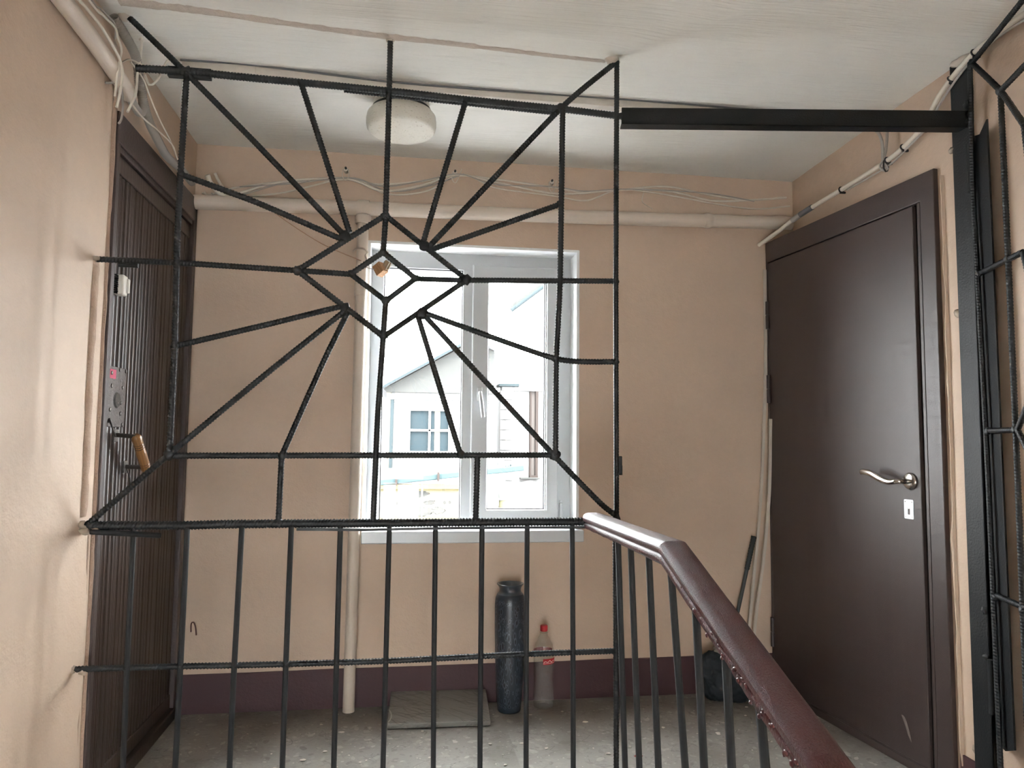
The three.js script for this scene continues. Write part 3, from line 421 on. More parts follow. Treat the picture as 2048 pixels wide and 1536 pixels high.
// ---------------------------------------------------------------- stair handrail with balusters
{
  const g = thing('stair_railing', 'stair railing with a glossy dark red handrail and black balusters', 'railing');
  const path = [[1.5, 0.886, 1.0], [1.5, 0.893, 1.7], [1.5, 0.683, 2.285], [1.5, 0.57, 2.6]].map((p) => V(...p));
  const prof = []; const s = new THREE.Shape(); s.moveTo(-0.02, -0.026); s.lineTo(-0.028, -0.0245); s.lineTo(-0.0285, -0.012); s.lineTo(-0.0245, -0.0095); s.lineTo(-0.0245, -0.006); s.lineTo(-0.0315, -0.003); s.lineTo(-0.032, 0.008); s.quadraticCurveTo(-0.031, 0.018, -0.02, 0.0215); s.quadraticCurveTo(0, 0.0245, 0.022, 0.0215); s.quadraticCurveTo(0.0315, 0.019, 0.032, 0.01); s.lineTo(0.0315, -0.003); s.lineTo(0.0245, -0.006); s.lineTo(0.0245, -0.0095); s.lineTo(0.0285, -0.012); s.lineTo(0.028, -0.0245); s.lineTo(0.02, -0.026); s.closePath();
  const pr = s.getPoints(8); pr.pop(); const N = pr.length;
  const stations = []; const segN = [40, 40, 12];
  for (let i = 0; i < 3; i++) for (let k = 0; k <= segN[i]; k++) stations.push({ q: path[i].clone().lerp(path[i + 1], k / segN[i]), i, end: k === 0 ? -1 : k === segN[i] ? 1 : 0 });
  const dir = (i) => path[i + 1].clone().sub(path[i]).normalize(), pos = [], uv = [], idx = [];
  stations.forEach((st, j) => {
    const d = dir(st.i); let d2 = d; if (st.end === 1 && st.i < 2) d2 = d.clone().add(dir(st.i + 1)).normalize(); if (st.end === -1 && st.i > 0) d2 = d.clone().add(dir(st.i - 1)).normalize();
    const up = V().crossVectors(d, V(1, 0, 0)).normalize(); if (up.y < 0) up.negate();
    pr.forEach((p, k) => { let q = st.q.clone().addScaledVector(V(1, 0, 0), p.x * (1 + 0.03 * fbm(j * 0.2, k * 0.4))).addScaledVector(up, p.y * (1 + 0.06 * fbm(j * 0.25, k * 0.5, 4)) + (p.y < -0.015 ? 0.004 * fbm(j * 0.5, k, 2) : 0)); const t = st.q.clone().sub(q).dot(d2) / d.dot(d2); q.addScaledVector(d, t); pos.push(q.x, q.y, q.z); uv.push(j * 0.015, k * 0.008); });
  });
  for (let j = 0; j < stations.length - 1; j++) for (let k = 0; k < N; k++) { const a = j * N + k, b = j * N + (k + 1) % N; idx.push(a, a + N, b, b, a + N, b + N); }
  const geo = new THREE.BufferGeometry(); geo.setAttribute('position', new THREE.Float32BufferAttribute(pos, 3)); geo.setAttribute('uv', new THREE.Float32BufferAttribute(uv, 2)); geo.setIndex(idx);
  let gg = geo.toNonIndexed(); const capP = []; const fan = THREE.ShapeUtils.triangulateShape(pr, []);
  for (const t of fan) for (const k of t) capP.push(pos[k * 3], pos[k * 3 + 1], pos[k * 3 + 2]);
  const cap = new THREE.BufferGeometry(); cap.setAttribute('position', new THREE.Float32BufferAttribute(capP, 3)); cap.setAttribute('uv', new THREE.BufferAttribute(new Float32Array(capP.length / 3 * 2), 2));
  geo.computeVertexNormals(); gg = geo.toNonIndexed(); cap.computeVertexNormals();
  part('handrail', mergeGeometries([gg, cap]), railPaint, g, 'glossy dark red moulded handrail with paint drips');
  for (let i = 0; i < 26; i++) { const t = 0.04 + rnd() * 0.9, z = 1.7 + t * 0.62, y = 0.893 - t * 0.222; part('paint_drip', blob(1.5 - 0.0295 - (i % 3 === 0 ? 0.001 : 0), y - 0.012 + (rnd() - 0.5) * 0.03, z, 0.0022, 0.0025 + rnd() * 0.003, 0.004 + rnd() * 0.003, 0.3, 1), railPaint, g); }
  const b = [[0.868, 1.276, 1.519, 0.253], [0.868, 1.39, 1.522, 0.302], [0.868, 1.534, 1.522, 0.363], [0.866, 1.681, 1.531, 0.425], [0.825, 1.821, 1.516, 0.485], [0.772, 1.961, 1.51, 0.545], [0.726, 2.089, 1.51, 0.599], [0.684, 2.207, 1.506, 0.3], [0.64, 2.33, 1.505, 0.3], [0.6, 2.45, 1.505, 0.3]];
  for (const [y, z, x2, y2] of b) { const k = (x2 - 1.5) / (y - y2), fl = z < 1.3 ? -0.01 : z < 1.62 ? -0.175 : z < 1.92 ? -0.34 : -0.51; part('baluster', rod([[1.5, y + 0.004, z], [1.5 + k * (y - fl), fl, z]], 0.0081, 10), iron, g); }
  part('flat_bar', merge([box(1.486, 1.514, 0.858, 0.864, 1.0, 1.7, 0.001), box(-0.014, 0.014, -0.003, 0.003, 0, 0.94, 0.001).rotateX(Math.atan2(0.323, 0.9)).translate(1.5, 0.862, 1.7)]), iron, g);
}

// ---------------------------------------------------------------- ceiling lamp (unlit)
{
  const g = thing('ceiling_lamp', 'round unlit ceiling lamp with a dusty white glass dish', 'lamp', [0.876, 2.4, 0.56]);
  part('base', lathe([[0, 0.005], [0.098, 0.005], [0.103, -0.012], [0.106, -0.034], [0.1, -0.038], [0, -0.038]]), ceramic, g);
  part('seal', lathe([[0.1, -0.034], [0.109, -0.036], [0.109, -0.048], [0.1, -0.05]]), gasket, g);
  part('clip', box(0.09, 0.118, -0.056, -0.03, -0.03, -0.012, 0.003), chrome, g); part('clip', box(-0.118, -0.09, -0.056, -0.03, -0.03, -0.012, 0.003), gasket, g);
  part('glass_dish', lathe([[0.104, -0.044], [0.118, -0.05], [0.127, -0.062], [0.13, -0.08], [0.13, -0.098], [0.127, -0.112], [0.118, -0.122], [0.09, -0.129], [0.045, -0.134], [0, -0.136]], 64), opal, g);
}

// ---------------------------------------------------------------- pipes, ducts and cables
single('heating_pipe', merge([rod([[-0.02, 2.128, 0.043], [0.5, 2.137, 0.042], [1.64, 2.153, 0.042], [2.72, 2.18, 0.04]], 0.031, 20, 0.05), new THREE.CylinderGeometry(0.037, 0.037, 0.05, 20).rotateZ(Math.PI / 2).translate(0.713, 2.14, 0.042), new THREE.SphereGeometry(0.036, 20, 12).translate(2.3, 2.17, 0.041).scale(1, 1, 1)]), pipePaint, 'peach painted heating pipe running level above the window', 'pipe');
{
  const g = thing('riser_pipe', 'peach painted upright heating pipe left of the window', 'pipe');
  part('pipe', rod([[0.713, 2.13, 0.042], [0.711, 1.6, 0.042], [0.708, 0.8, 0.043], [0.704, -0.02, 0.044]], 0.0245, 20, 0.05), pipePaint, g);
  part('collar', lathe([[0.0245, -0.02], [0.034, -0.018], [0.036, 0.012], [0.03, 0.02], [0.0245, 0.022]], 24).translate(0.713, 2.09, 0.042), pipePaint, g);
  part('bracket', merge([rod([[0.672, 1.955, 0.01], [0.69, 1.957, 0.05], [0.72, 1.952, 0.075], [0.738, 1.94, 0.06]], 0.004, 8), rod([[0.738, 1.94, 0.06], [0.728, 1.925, 0.07], [0.735, 1.905, 0.062]], 0.0035, 8)]), pipePaint, g, 'rusty wire clamp');
  part('collar', lathe([[0.0245, -0.03], [0.0285, -0.028], [0.0285, 0.028], [0.0245, 0.03]], 24).translate(0.71, 1.78, 0.042), pipePaint, g);
}
{
  const g = thing('cable_duct', 'whitewashed cable duct crossing the ceiling past the lamp', 'duct');
  const pts = [[0.14, 0.722], [0.38, 0.718], [0.835, 0.69], [1.25, 0.68], [1.704, 0.681], [2.187, 0.69], [2.5, 0.665]];
  part('duct', merge(pts.slice(1).map((b, i) => { const a = pts[i], w = b[0] - a[0], dz = b[1] - a[1], L = Math.hypot(w, dz); return box(0, L + 0.002, 2.372, 2.402, -0.02, 0.02, 0.003).rotateY(-Math.atan2(dz, w)).translate(a[0], 0, a[1]); })), M({ color: [0.66, 0.61, 0.53], roughness: 0.7, map: rep(mottled, 3), bumpMap: rep(fine, 6), bumpScale: 0.002 }), g);
  part('cable', rod(pts.map(([x, z], i) => [x, 2.396 + 0.004 * Math.sin(i * 2.1), z + 0.025]), 0.004, 6, 0.04), tapeGrey, g, 'dark cable beside the duct');
}
{
  const g = thing('conduit_pipe', 'thick peach painted conduit along the left wall above the slatted door', 'pipe');
  part('pipe', rod([[0.028, 2.24, 2.4], [0.028, 2.238, 1.6], [0.028, 2.236, 1.227], [0.028, 2.23, 1.076], [0.028, 2.217, 0.922], [0.03, 2.205, 0.87]], 0.024, 16, 0.03), pipePaint, g);
  part('elbow', rod([[0.03, 2.206, 0.88], [0.034, 2.188, 0.835], [0.04, 2.178, 0.805], [0.042, 2.2, 0.785], [0.04, 2.26, 0.79]], 0.0135, 12, 0.01), hose, g, 'grey bent tube end');
}
// corrugated sleeve
{
  const c = new THREE.CatmullRomCurve3([[0.03, 2.375, 1.02], [0.045, 2.346, 0.946], [0.05, 2.33, 0.902], [0.05, 2.307, 0.868], [0.045, 2.262, 0.826], [0.045, 2.221, 0.789], [0.045, 2.185, 0.736], [0.045, 2.16, 0.652], [0.045, 2.14, 0.557], [0.04, 2.152, 0.429], [0.035, 2.165, 0.3], [0.03, 2.17, 0.17]].map((p) => V(...p)));
  const g = new THREE.TubeGeometry(c, 420, 0.0135, 12, false), p = g.attributes.position, n = g.attributes.normal;
  for (let i = 0; i < p.count; i++) { const k = Math.floor(i / 13), f = 0.0018 * (k % 3 === 0 ? 1 : k % 3 === 1 ? 0.2 : -0.9); p.setXYZ(i, p.getX(i) + n.getX(i) * f, p.getY(i) + n.getY(i) * f, p.getZ(i) + n.getZ(i) * f); }
  g.computeVertexNormals(); single('corrugated_sleeve', g, hose, 'grey corrugated cable sleeve sagging above the slatted door', 'cable sleeve');
}
const wires = [
  [[[0.03, 2.3, 1.7], [0.06, 2.25, 1.369], [0.06, 2.255, 1.276], [0.06, 2.26, 1.182], [0.06, 2.252, 1.104], [0.06, 2.237, 1.034], [0.06, 2.204, 1.01], [0.058, 2.15, 1.015], [0.052, 2.1, 1.02]], 0.0044, cable, 'thick cream cable curling down beside the end of the wall conduit'],
  [[[0.03, 2.33, 1.7], [0.06, 2.285, 1.265], [0.06, 2.296, 1.169], [0.06, 2.31, 1.082], [0.06, 2.293, 1.057], [0.06, 2.272, 1.027], [0.05, 2.223, 1.017], [0.03, 2.15, 0.98]], 0.0035, cable, 'thin cream cable looping past the head of the sleeve'],
  [[[0.03, 2.345, 1.7], [0.055, 2.3, 1.265], [0.055, 2.312, 1.169], [0.055, 2.326, 1.082], [0.05, 2.318, 1.05], [0.03, 2.32, 1.0]], 0.003, cableGrey, 'thin grey cable under the ceiling corner ending at the sleeve'],
  [[[0.05, 2.395, 0.86], [0.06, 2.39, 0.871], [0.06, 2.319, 0.879], [0.06, 2.263, 0.894], [0.06, 2.203, 0.899], [0.06, 2.16, 0.925], [0.055, 2.12, 0.945]], 0.004, cable, 'cream cable hanging from the ceiling behind the sleeve'],
  [[[0.04, 2.3, 0.9], [0.06, 2.276, 0.851], [0.06, 2.255, 0.792], [0.06, 2.221, 0.698], [0.06, 2.191, 0.559], [0.05, 2.176, 0.456], [0.03, 2.17, 0.3]], 0.0028, cable, 'thin cream cable running straight above the corrugated sleeve'],
  [[[0.05, 2.165, 0.911], [0.06, 2.152, 0.834], [0.06, 2.171, 0.691], [0.06, 2.184, 0.529], [0.05, 2.168, 0.435], [0.03, 2.16, 0.25]], 0.0028, cable, 'thin cream cable sagging below the corrugated sleeve'],
  [[[0.02, 2.292, 0.91], [0.041, 2.303, 0.91], [0.068, 2.296, 0.9], [0.098, 2.287, 0.9], [0.13, 2.268, 0.9]], 0.0025, cable, 'loose wire end pointing at the corner of the grille'],
  [[[0.067, 2.285, 0.85], [0.083, 2.253, 0.85], [0.105, 2.272, 0.85], [0.119, 2.306, 0.85], [0.137, 2.341, 0.85], [0.16, 2.36, 0.8]], 0.0038, cable, 'cream wire hooked up towards the ceiling duct'],
  [[[0.16, 2.36, 0.75], [0.165, 2.3, 0.8], [0.165, 2.2, 0.8], [0.12, 2.19, 0.6], [0.05, 2.17, 0.4]], 0.002, cableGrey, 'thin wire hanging from the left end of the ceiling duct'],
  [[[0.0, 2.19, 0.98], [0.03, 2.2, 0.95], [0.035, 2.15, 0.93], [0.035, 2.1, 0.935], [0.034, 2.08, 0.95]], 0.0035, cableGrey, 'short bent wire at the top of the slatted door frame'],
];
for (const [p, r, m, l] of wires) single('cable', rod(p, r, 8, 0.012), m, l, 'cable', 'loose cables above the slatted door');
// bundle along the window wall
{
  const base = [[0.03, 2.165], [0.064, 2.159], [0.165, 2.195], [0.352, 2.232], [0.62, 2.274], [0.781, 2.248], [0.957, 2.272], [1.113, 2.323], [1.272, 2.305], [1.538, 2.284], [1.691, 2.27], [1.858, 2.298], [2.1, 2.318], [2.322, 2.29], [2.523, 2.277], [2.7, 2.3]];
  const look = ['pale cable', 'cream cable', 'thin grey cable', 'slack cream cable', 'thin cream cable'];
  const where = ['topmost of the bundle on the window wall', 'in the middle of the bundle on the window wall', 'woven through the bundle on the window wall', 'sagging lowest in the bundle on the window wall', 'crossing the bundle on the window wall at the left'];
  for (let k = 0; k < 5; k++) {
    const p = base.map(([x, y], i) => { const pin = [4, 7, 11].includes(i); return [x + 0.01 * k, y + (pin ? 0.002 * k : (k === 3 ? -0.028 : k === 0 ? 0.014 : 0.018 * Math.sin(i * 1.7 + k * 2.1))), 0.014 + 0.005 * (k % 3)]; });
    const q = k === 4 ? p.slice(0, 8) : k === 2 ? p.slice(2, 15) : p;
    single('cable', rod(q, [0.0048, 0.0055, 0.0028, 0.004, 0.0032][k], 8, 0.02), [cable, cable, cableGrey, cable, cableGrey][k], look[k] + ' ' + where[k], 'cable', 'cables along the window wall');
  }
  single('cable', rod([[0.07, 2.23, 0.1], [0.08, 2.2, 0.08], [0.12, 2.165, 0.05], [0.17, 2.15, 0.03]], 0.012, 10, 0.01), cable, 'thick cream cable end bent into the left corner over the heating pipe', 'cable');
  single('cable', rod([[0.1, 2.24, 0.1], [0.12, 2.2, 0.08], [0.155, 2.165, 0.05], [0.2, 2.155, 0.03]], 0.006, 10, 0.01), cable, 'thinner cream cable end beside the thick one in the left corner', 'cable');
  single('wire', rod([[0.33, 2.11, 0.02], [0.42, 2.05, 0.012], [0.55, 1.975, 0.012], [0.71, 1.9, 0.07]], 0.0022, 6, 0.03), M({ color: [0.45, 0.28, 0.18], roughness: 0.6 }), 'thin brown wire slanting down to the riser pipe', 'wire');
  single('wire', rod([[2.0, 2.3, 0.012], [1.99, 2.25, 0.02], [2.02, 2.2, 0.075]], 0.002, 6, 0.02), cable, 'thin wire hanging down to the level heating pipe', 'wire');
  const anchors = [[0.631, 2.318, 0, 'white cable anchor above the left part of the bundle'], [1.113, 2.335, 0.6, 'small cable anchor holding up the bundle at its highest bend'], [1.558, 2.318, 0.3, 'small cable anchor behind the right upright of the grille']];
  for (const [x, y, t, l] of anchors) { const a = thing('cable_anchor', l, 'cable clip', [x, y, 0.0]); part('plug', new THREE.CylinderGeometry(0.009, 0.012, 0.026, 12).rotateX(Math.PI / 2).translate(0, 0, 0.01), cable, a); part('screw', new THREE.CylinderGeometry(0.005, 0.005, 0.012, 10).rotateX(Math.PI / 2).translate(0, 0.004, 0.026), gasket, a); part('tie', rod([[-0.012, 0, 0.02], [-0.014, -0.03, 0.025], [0, -0.052, 0.028], [0.014, -0.03, 0.025], [0.012 + t * 0.03, t * 0.03, 0.02]], 0.002, 6, 0.006), cable, a); }
}
// block of wood hung by wires beside the riser
{
  const g = thing('wooden_block', 'small unpainted wooden block hung on wires beside the riser pipe', 'block', [0.79, 1.872, 0.055]);
  part('block', box(-0.02, 0.022, -0.03, 0.02, -0.02, 0.02, 0.002).rotateZ(0.55).rotateY(-0.6), M({ color: [0.52, 0.3, 0.16], map: rep(woodGrain, 8, 4), roughness: 0.7 }), g);
  part('block', box(0.005, 0.034, 0.012, 0.045, -0.012, 0.014, 0.003).rotateZ(-0.4).rotateY(0.3), M({ color: [0.36, 0.28, 0.2], map: rep(woodGrain, 8, 4), roughness: 0.7 }), g);
  part('wire', rod([[-0.075, 0.012, 0.0], [-0.045, -0.002, 0.005], [-0.015, -0.006, 0.01]], 0.0018, 6), cableGrey, g);
  part('wire', rod([[0.02, -0.02, 0.015], [0.045, 0.03, 0.012], [0.06, 0.03, 0.01], [0.032, -0.02, 0.0], [0.026, -0.15, -0.02]], 0.0018, 6, 0.01), cable, g);
  part('wire', rod([[0.024, 0.035, 0.0], [0.032, 0.06, -0.02], [0.03, 0.1, -0.05]], 0.0018, 6), cable, g);
}
// cable along the right wall with clips, tape and loose ends
{
  const g = thing('wall_cable', 'white cable clipped along the right wall above the brown door', 'cable');
  const p = [[2.572, 2.075, 0.005], [2.62, 2.119, 0.12], [2.646, 2.152, 0.25], [2.694, 2.188, 0.52], [2.696, 2.199, 0.78], [2.692, 2.215, 0.9], [2.69, 2.247, 1.0], [2.69, 2.318, 1.08], [2.69, 2.372, 1.2], [2.682, 2.388, 1.35], [2.68, 2.39, 1.6], [2.67, 2.39, 2.4]];
  part('cable', rod(p, 0.0095, 12, 0.02), cable, g);
  part('cable', rod(p.slice(3).map(([x, y, z], i) => [x + 0.002, y - 0.014 - 0.006 * Math.sin(i * 2), z + 0.01]), 0.004, 8, 0.02), cableGrey, g, 'thinner grey cable alongside');
  const c = new THREE.CatmullRomCurve3(p.map((q) => V(...q)));
  const near = (z) => { let b = 0, e = 9; for (let i = 0; i <= 400; i++) { const d = Math.abs(c.getPoint(i / 400).z - z); if (d < e) { e = d; b = i / 400; } } return b; };
  for (const z of [0.5, 0.79, 0.885, 0.99, 1.13, 1.24]) { const u = near(z), q = c.getPoint(u), t = c.getTangent(u); const r = new THREE.TorusGeometry(0.0115, 0.0028, 8, 20); r.applyQuaternion(new THREE.Quaternion().setFromUnitVectors(V(0, 0, 1), t)); part('clip', merge([r.translate(q.x, q.y, q.z), box(q.x - 0.006, q.x + 0.018, q.y - 0.016, q.y - 0.008, q.z - 0.004, q.z + 0.004, 0.001)]), gasket, g, 'black cable clip'); }
  part('tape', rod([c.getPoint(near(0.25)).toArray(), c.getPoint(near(0.33)).toArray()], 0.0125, 12), tapeGrey, g, 'wrap of dark grey tape'); part('tape', rod([c.getPoint(near(0.2)).toArray(), c.getPoint(near(0.26)).toArray()], 0.0122, 12), cableGrey, g, 'wrap of printed white tape');
  part('branch', rod([[2.479, 2.372, 0.7], [2.6, 2.355, 0.74], [2.65, 2.323, 0.78], [2.68, 2.282, 0.78], [2.684, 2.2, 0.78]], 0.006, 8, 0.015), cableGrey, g, 'branch cable bending down from the ceiling');
  part('branch', rod([[2.69, 2.385, 0.81], [2.69, 2.3, 0.8], [2.69, 2.24, 0.79], [2.685, 2.205, 0.78]], 0.0055, 8, 0.015), oldLime, g);
  part('loop', rod([[2.684, 2.205, 0.78], [2.674, 2.18, 0.775], [2.68, 2.162, 0.785], [2.695, 2.165, 0.79], [2.69, 2.19, 0.785]], 0.0045, 8, 0.008), cableGrey, g, 'small loop of cable'); part('loop', rod([[2.684, 2.2, 0.785], [2.678, 2.172, 0.79], [2.69, 2.155, 0.79], [2.698, 2.178, 0.79], [2.694, 2.205, 0.785]], 0.003, 8, 0.008), gasket, g);
}
// two bent lengths of white trunking in the corner by the brown door
for (const [p, l] of [[[[2.596, 1.955, 0.014], [2.592, 1.5, 0.014], [2.58, 1.238, 0.014], [2.553, 0.867, 0.02], [2.51, 0.525, 0.03], [2.478, 0.3, 0.04], [2.43, 0.005, 0.06]], 'longer strip of white cable trunking bowed out of the corner by the brown door'], [[[2.6, 1.243, 0.038], [2.588, 0.9, 0.036], [2.552, 0.592, 0.04], [2.51, 0.367, 0.05], [2.455, 0.005, 0.075]], 'shorter strip of white cable trunking ending below the middle of the brown door']]) {
  const c = new THREE.CatmullRomCurve3(p.map((q) => V(...q))), s = new THREE.Shape(); s.moveTo(-0.005, -0.006); s.lineTo(0.005, -0.006); s.lineTo(0.005, 0.006); s.lineTo(-0.005, 0.006); s.closePath();
  single('cable_trunking', worldUV(new THREE.ExtrudeGeometry(s, { steps: 60, extrudePath: c, bevelEnabled: false })), trunk, l, 'cable trunking', 'loose trunking strips in the corner');
}

// ---------------------------------------------------------------- things on the landing floor
{
  const g = thing('floor_vase', 'tall dark blue-grey glazed vase standing under the window', 'vase', [1.37, 0.0, 0.11]);
  const out = [[0, 0], [0.046, 0], [0.049, 0.006], [0.0515, 0.04], [0.057, 0.12], [0.062, 0.24], [0.0645, 0.36], [0.0645, 0.44], [0.062, 0.465], [0.055, 0.482], [0.047, 0.491], [0.0455, 0.498], [0.047, 0.508], [0.0525, 0.518], [0.057, 0.522]];
  part('body', lathe(out.slice(0, 10), 64), glaze, g); part('rim', lathe([...out.slice(9), [0.0565, 0.5255], [0.05, 0.524], [0.0415, 0.512], [0.0395, 0.498], [0.05, 0.47], [0.055, 0.44], [0.052, 0.2], [0.03, 0.02], [0, 0.02]], 64), glazePlain, g);
}
{
  const g = thing('plastic_bottle', 'empty clear plastic bottle with a red cap and torn red label', 'bottle', [1.521, 0.0, 0.09]);
  const R = (y) => { const k = [[0, 0.034], [0.008, 0.043], [0.03, 0.045], [0.07, 0.044], [0.11, 0.0415], [0.15, 0.0435], [0.19, 0.0445], [0.235, 0.044], [0.26, 0.038], [0.285, 0.027], [0.305, 0.017], [0.318, 0.0135], [0.335, 0.0135]]; for (let i = 1; i < k.length; i++) if (y <= k[i][0]) { const t = (y - k[i - 1][0]) / (k[i][0] - k[i - 1][0]); return k[i - 1][1] + (k[i][1] - k[i - 1][1]) * t * t * (3 - 2 * t); } return 0.0135; };
  const pos = [], idx = [], n = 90, S = 60;
  for (let i = 0; i <= n; i++) for (let k = 0; k <= S; k++) { const y = 0.335 * i / n, th = k / S * 6.28319, pet5 = y < 0.05 ? (1 - y / 0.05) * 0.12 * (0.5 + 0.5 * Math.cos(th * 5)) : 0, wv = y > 0.06 && y < 0.16 ? 0.012 * Math.sin(th * 6 + y * 60) : 0; const r = R(y) * (1 - pet5 + wv); pos.push(Math.cos(th) * r, y < 0.002 ? 0.003 + 0.012 * (0.5 + 0.5 * Math.cos(th * 5)) * 0.3 : y, Math.sin(th) * r); }
  for (let i = 0; i < n; i++) for (let k = 0; k < S; k++) { const o = i * (S + 1) + k; idx.push(o, o + S + 1, o + 1, o + 1, o + S + 1, o + S + 2); }
  { const c = pos.length / 3; pos.push(0, 0.012, 0); for (let k = 0; k < S; k++) idx.push(c, k, k + 1); }
  const bg = new THREE.BufferGeometry(); bg.setAttribute('position', new THREE.Float32BufferAttribute(pos, 3)); bg.setIndex(idx); bg.computeVertexNormals();
  part('body', bg, pet, g);
  const cap = lathe([[0.0, 0.342], [0.0145, 0.342], [0.016, 0.339], [0.016, 0.319], [0.0145, 0.317]], 36); part('cap', cap, redPlastic, g, 'red screw cap'); part('neck_ring', lathe([[0.0135, 0.314], [0.0185, 0.3135], [0.0185, 0.311], [0.0135, 0.3105]], 30), pet, g);
  const lab = canvasTex(512, 160, (c, w, h) => { c.fillStyle = '#a3121f'; c.fillRect(0, 0, w, h); c.strokeStyle = '#efe6e2'; c.lineWidth = 14; c.lineCap = 'round'; c.beginPath(); c.moveTo(20, 110); c.bezierCurveTo(90, 10, 120, 150, 190, 60); c.bezierCurveTo(240, 10, 250, 150, 320, 80); c.bezierCurveTo(360, 40, 400, 130, 490, 50); c.stroke(); c.lineWidth = 8; c.beginPath(); c.moveTo(10, 140); c.bezierCurveTo(150, 90, 320, 160, 500, 110); c.stroke(); });
  const arc = (y0, y1, a0, a1) => { const q = new THREE.CylinderGeometry(0.0452, 0.0452, y1 - y0, 24, 1, true, a0, a1).translate(0, (y0 + y1) / 2, 0); return q; };
  part('label', arc(0.188, 0.212, -0.25, 1.6), M({ map: lab, roughness: 0.5 }), g, 'torn red label with a white script'); part('label', arc(0.22, 0.238, 2.0, 2.4), M({ color: [0.3, 0.03, 0.04], roughness: 0.5 }), g, 'red label remnant on the far side');
}
{
  const b = worldUV(new RoundedBoxGeometry(0.405, 0.02, 0.262, 2, 0.002)); b.rotateX(0.15).rotateY(-0.035);
  single('marble_tile', b.translate(1.075, 0.031, 0.137), marble, 'loose grey veined marble slab lying by the wall under the window', 'tile');
}
{
  const g = thing('rubbish_bag', 'crumpled black bag with a grey rag on top beside the brown door', 'bag', [2.345, 0, 0.1]);
  const geo = mergeVertices(new THREE.IcosahedronGeometry(1, 24).deleteAttribute('uv').deleteAttribute('normal')), p = geo.attributes.position, q = V();
  for (let i = 0; i < p.count; i++) { q.fromBufferAttribute(p, i); const k = 1 + 0.3 * fbm(q.x * 1.6, q.y * 1.6, q.z * 1.6, 3) + 0.1 * Math.abs(fbm(q.x * 6, q.y * 5, q.z * 6, 3)); let x = q.x * 0.135 * k, y = q.y * 0.115 * k + 0.088, z = q.z * 0.06 * k; y += 0.035 * Math.max(0, -q.x) ; p.setXYZ(i, x, Math.max(0, y), z); }
  geo.computeVertexNormals(); geo.setAttribute('uv', new THREE.BufferAttribute(new Float32Array(p.count * 2), 2)); part('bag', geo, bagMat, g);
  part('rag', blob(-0.005, 0.196, -0.005, 0.085, 0.022, 0.045, 0.5, 4, 21).rotateZ(-0.16), rag, g, 'grey rag draped on the bag');
}
{
  const g = thing('stick', 'dark stick with a ribbed grip leaning in the corner behind the handrail', 'stick');
  part('shaft', rod([[2.513, 0.7, 0.03], [2.43, 0.36, 0.027], [2.343, 0.005, 0.02]], 0.0085, 12), M({ color: [0.04, 0.045, 0.045], roughness: 0.5 }), g);
  part('grip', (() => { const a = V(2.5138, 0.703, 0.03), b = V(2.4766, 0.55, 0.0286), L = a.distanceTo(b), pr = [[0, 0], [0.011, 0.001]]; for (let i = 1; i < 24; i++) pr.push([i % 2 ? 0.0118 : 0.0102, i / 24 * L]); pr.push([0.0085, L]); return lathe(pr, 16).applyQuaternion(new THREE.Quaternion().setFromUnitVectors(V(0, 1, 0), b.clone().sub(a).normalize())).translate(a.x, a.y, a.z); })(), M({ color: [0.02, 0.024, 0.024], roughness: 0.6 }), g);
}
{
  const chips = []; const r = mulberry(41);
  for (let i = 0; i < 70; i++) { const x = 0.1 + r() * 2.4, z = 0.08 + r() * 0.75, s = 0.002 + r() * 0.005; chips.push(blob(x, 0.002 + 0.006 * fbm(x * 1.5, z * 1.5, 2, 3), z, s * (1 + r()), s * 0.4, s, 0.4, 1, i)); }
  tag(part('litter', merge(chips), M({ color: [0.72, 0.69, 0.62], roughness: 0.9 })), 'white plaster crumbs scattered on the grey landing floor', 'litter', 0, 'stuff');
  single('paint_flake', blob(1.77, 0.005, 0.62, 0.013, 0.004, 0.008, 0.6, 2, 3), M({ color: [0.3, 0.02, 0.02], roughness: 0.6 }), 'small red scrap on the floor behind the railing', 'scrap');
  single('wall_hook', rod([[0.055, 0.33, 0.0], [0.058, 0.365, 0.012], [0.068, 0.372, 0.016], [0.076, 0.35, 0.014], [0.078, 0.318, 0.006]], 0.0028, 6, 0.006), M({ color: [0.1, 0.04, 0.035], roughness: 0.5 }), 'small dark hook low on the wall beside the slatted door', 'hook');
}

